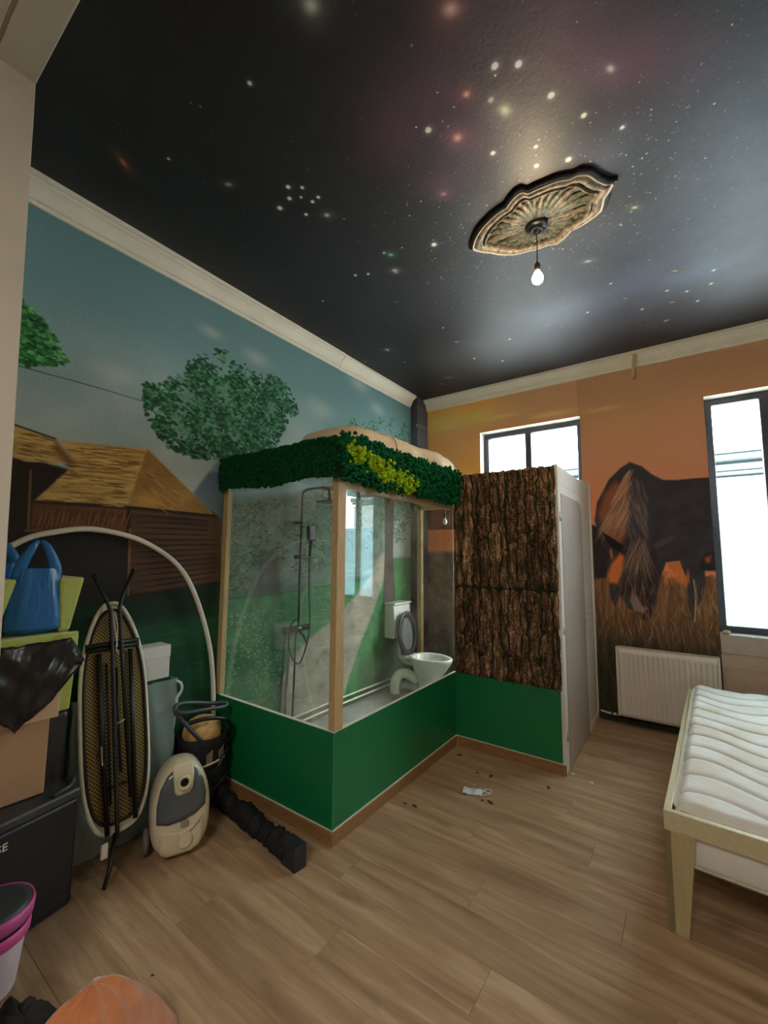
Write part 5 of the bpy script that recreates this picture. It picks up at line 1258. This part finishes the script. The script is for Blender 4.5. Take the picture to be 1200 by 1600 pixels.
# bucket ---------------------------------------------------------------------------
bk = thing('bucket', 'pink rimmed white bucket with a dark lid at the left edge', 'bucket', (.622, -3.98, 0))
bc = (.622, -3.98)
KB = .86
def kb(L_): return [(r*KB, z) for r, z in L_]
MB().lathe(kb([(0, .003), (.09, .003), (.094, .01), (.118, .19), (.122, .2)]), (bc[0], bc[1], 0), 40).build('pail', mat('white_pink_plastic', (226, 206, 214), .4, .06, 4), bk, smooth=True)
MB().lathe(kb([(.118, .17), (.128, .175), (.13, .2), (.127, .215), (.121, .21), (.119, .18)]), (bc[0], bc[1], 0), 40).build('pink_band', mat('pink_plastic', (214, 84, 150), .4, .04, 4), bk, smooth=True, label='bright pink band')
MB().lathe(kb([(.121, .225), (.135, .228), (.139, .26), (.134, .275), (.125, .27), (.121, .24)]), (bc[0], bc[1], 0), 40).build('pink_rim', mat('pink_plastic_rim', (204, 88, 152), .4, .04, 4), bk, smooth=True)
MB().lathe(kb([(.12, .20), (.12, .255), (.131, .272), (.10, .279), (.03, .283), (0, .283)]), (bc[0], bc[1], 0), 40).build('dark_lid', mat('dark_lid', (56, 60, 60), .5, .12, 10), bk, smooth=True)
for a in (-.3, 2.8): MB().obox((bc[0]+.127*KB*math.cos(a), bc[1]+.127*KB*math.sin(a), .213), (.008, 0, 0), (0, .012, 0), (0, 0, .014)).build('handle_lug', mat('pink_lug', (214, 84, 150), .4), bk, bev=.002)

# orange blanket & dark cloth in the near left corner -------------------------------
def mound(cx_, cy_, rx_, ry_, h, seed, pk_=1.5, n=40, rot=0):
    P = []; r = random.Random(seed)
    for i in range(n//2+1):
        t = i/(n//2); row = []
        for j in range(n):
            q = 2*math.pi*j/n; f = 1+.10*math.sin(q*3+seed)+.05*math.sin(q*7+seed*2)
            x, y = rx_*t*f*math.cos(q), ry_*t*f*math.sin(q); zz = h*(1-t**pk_)*(1+.10*math.sin(q*4+t*3+seed)*t)+.012*math.sin(q*9+t*8)*t*(1-t)*3
            c, s_ = math.cos(rot), math.sin(rot); row.append((cx_+x*c-y*s_, cy_+x*s_+y*c, max(.003, zz+.003)))
        P.append(row)
    return MB().grid(P, closed_u=True)
single('blanket', mound(1.215, -3.89, .17, .24, .285, 2, 1.7), mat('orange_plush', (190, 116, 70), .95, .15, 14, bump=.5, bscale=120, sheen=.6, dist=.004), 'orange brown plush blanket heaped on the floor at the bottom', 'blanket', smooth=True, solid=.003)
single('dark_cloth', mound(at(38, 1608, 'z', .15).x, at(38, 1608, 'z', .15).y, .20, .11, .175, 5, 3.5), mat('dark_cloth', (34, 28, 28), .95, .2, 14, bump=.5), 'dark crumpled cloth beside the orange blanket', 'cloth', smooth=True, solid=.003)

# face mask and debris --------------------------------------------------------------
mp_ = at(738, 1238, 'z', 0); mk = thing('face_mask', 'crumpled white and pale blue face mask lying on the open floor', 'mask', (mp_.x, mp_.y, 0), (0, 0, .35))
P = []
for i in range(11):
    P.append([(-.06+.12*j/16, -.035+.07*i/10+.004*math.sin(j), .006+.014*math.sin(math.pi*i/10)*(.6+.4*math.sin(j*.7))+.003*math.sin(i*2.5+j*.6)) for j in range(17)])
MB().grid(P).build('mask_fabric', mat('mask_fabric', (206, 222, 226), .8, .06, 30), mk, local=True, smooth=True, solid=.002)
for s_, pts in ((1, [(.06, -.03, .006), (.09, -.025, .012), (.11, 0, .006), (.085, .01, .01), (.06, .03, .006)]), (1, [(.058, -.02, .008), (.08, .03, .014), (.12, .045, .004), (.1, .01, .006), (.06, .02, .008)])):
    MB().tube(smoothpath(pts, 5), .0022, 6).build('ear_loop', M_seal, mk, local=True, smooth=True)
M_deb = mat('dry_leaf', (66, 44, 28), .9, .2, 40)
for k, (u, v) in enumerate(((746, 1208), (767, 1213), (766, 1254), (754, 1251), (857, 1231), (718, 1180), (633, 1256), (648, 1260), (238, 1525))):
    p = at(u, v, 'z', 0); r = .0035 if k == 8 else .008+.004*(k % 3)
    mb = MB().lathe([(0, .004), (r*.6, .005), (r, .002), (r*.9, .0005), (0, .0004)], (p.x, p.y, .0005), 7, 1.6, .8, tilt=Matrix.Rotation(k*1.3, 3, 'Z'))
    lbl = ['dark dry crumb on the floor nearest the bark cubicle corner', 'smaller dark crumb just right of the first, before the bark', 'dark flake on the floor right of the face mask', 'dark flake between mask and its small neighbour', 'dark flake on the floor near the cubicle door corner', 'brown flake by the skirting of the cabin side', 'thin brown chip on the floor beside the cabin skirting', 'small brown chip beside the thin one by the skirting', 'dark speck on the open floor near the orange blanket'][k]
    single('floor_crumb', mb, M_deb, lbl, 'debris', 'dark crumbs on the floor')
for k, (u, v) in enumerate(((663, 1200), (922, 1221), (893, 1208))):
    p = at(u, v, 'z', 0) ; 
    single('plaster_chip', MB().lathe([(0, .005), (.007, .005), (.009, .001), (0, .0005)], (p.x+.012, p.y-.012, .0005), 6, 1.5 if k else 1, .8), M_seal,
           ['tiny white plaster chip by the green side panel skirting', 'white plaster chip on the floor outside the door', 'white plaster chip at the foot of the cubicle corner'][k], 'debris', 'white plaster chips on the floor')
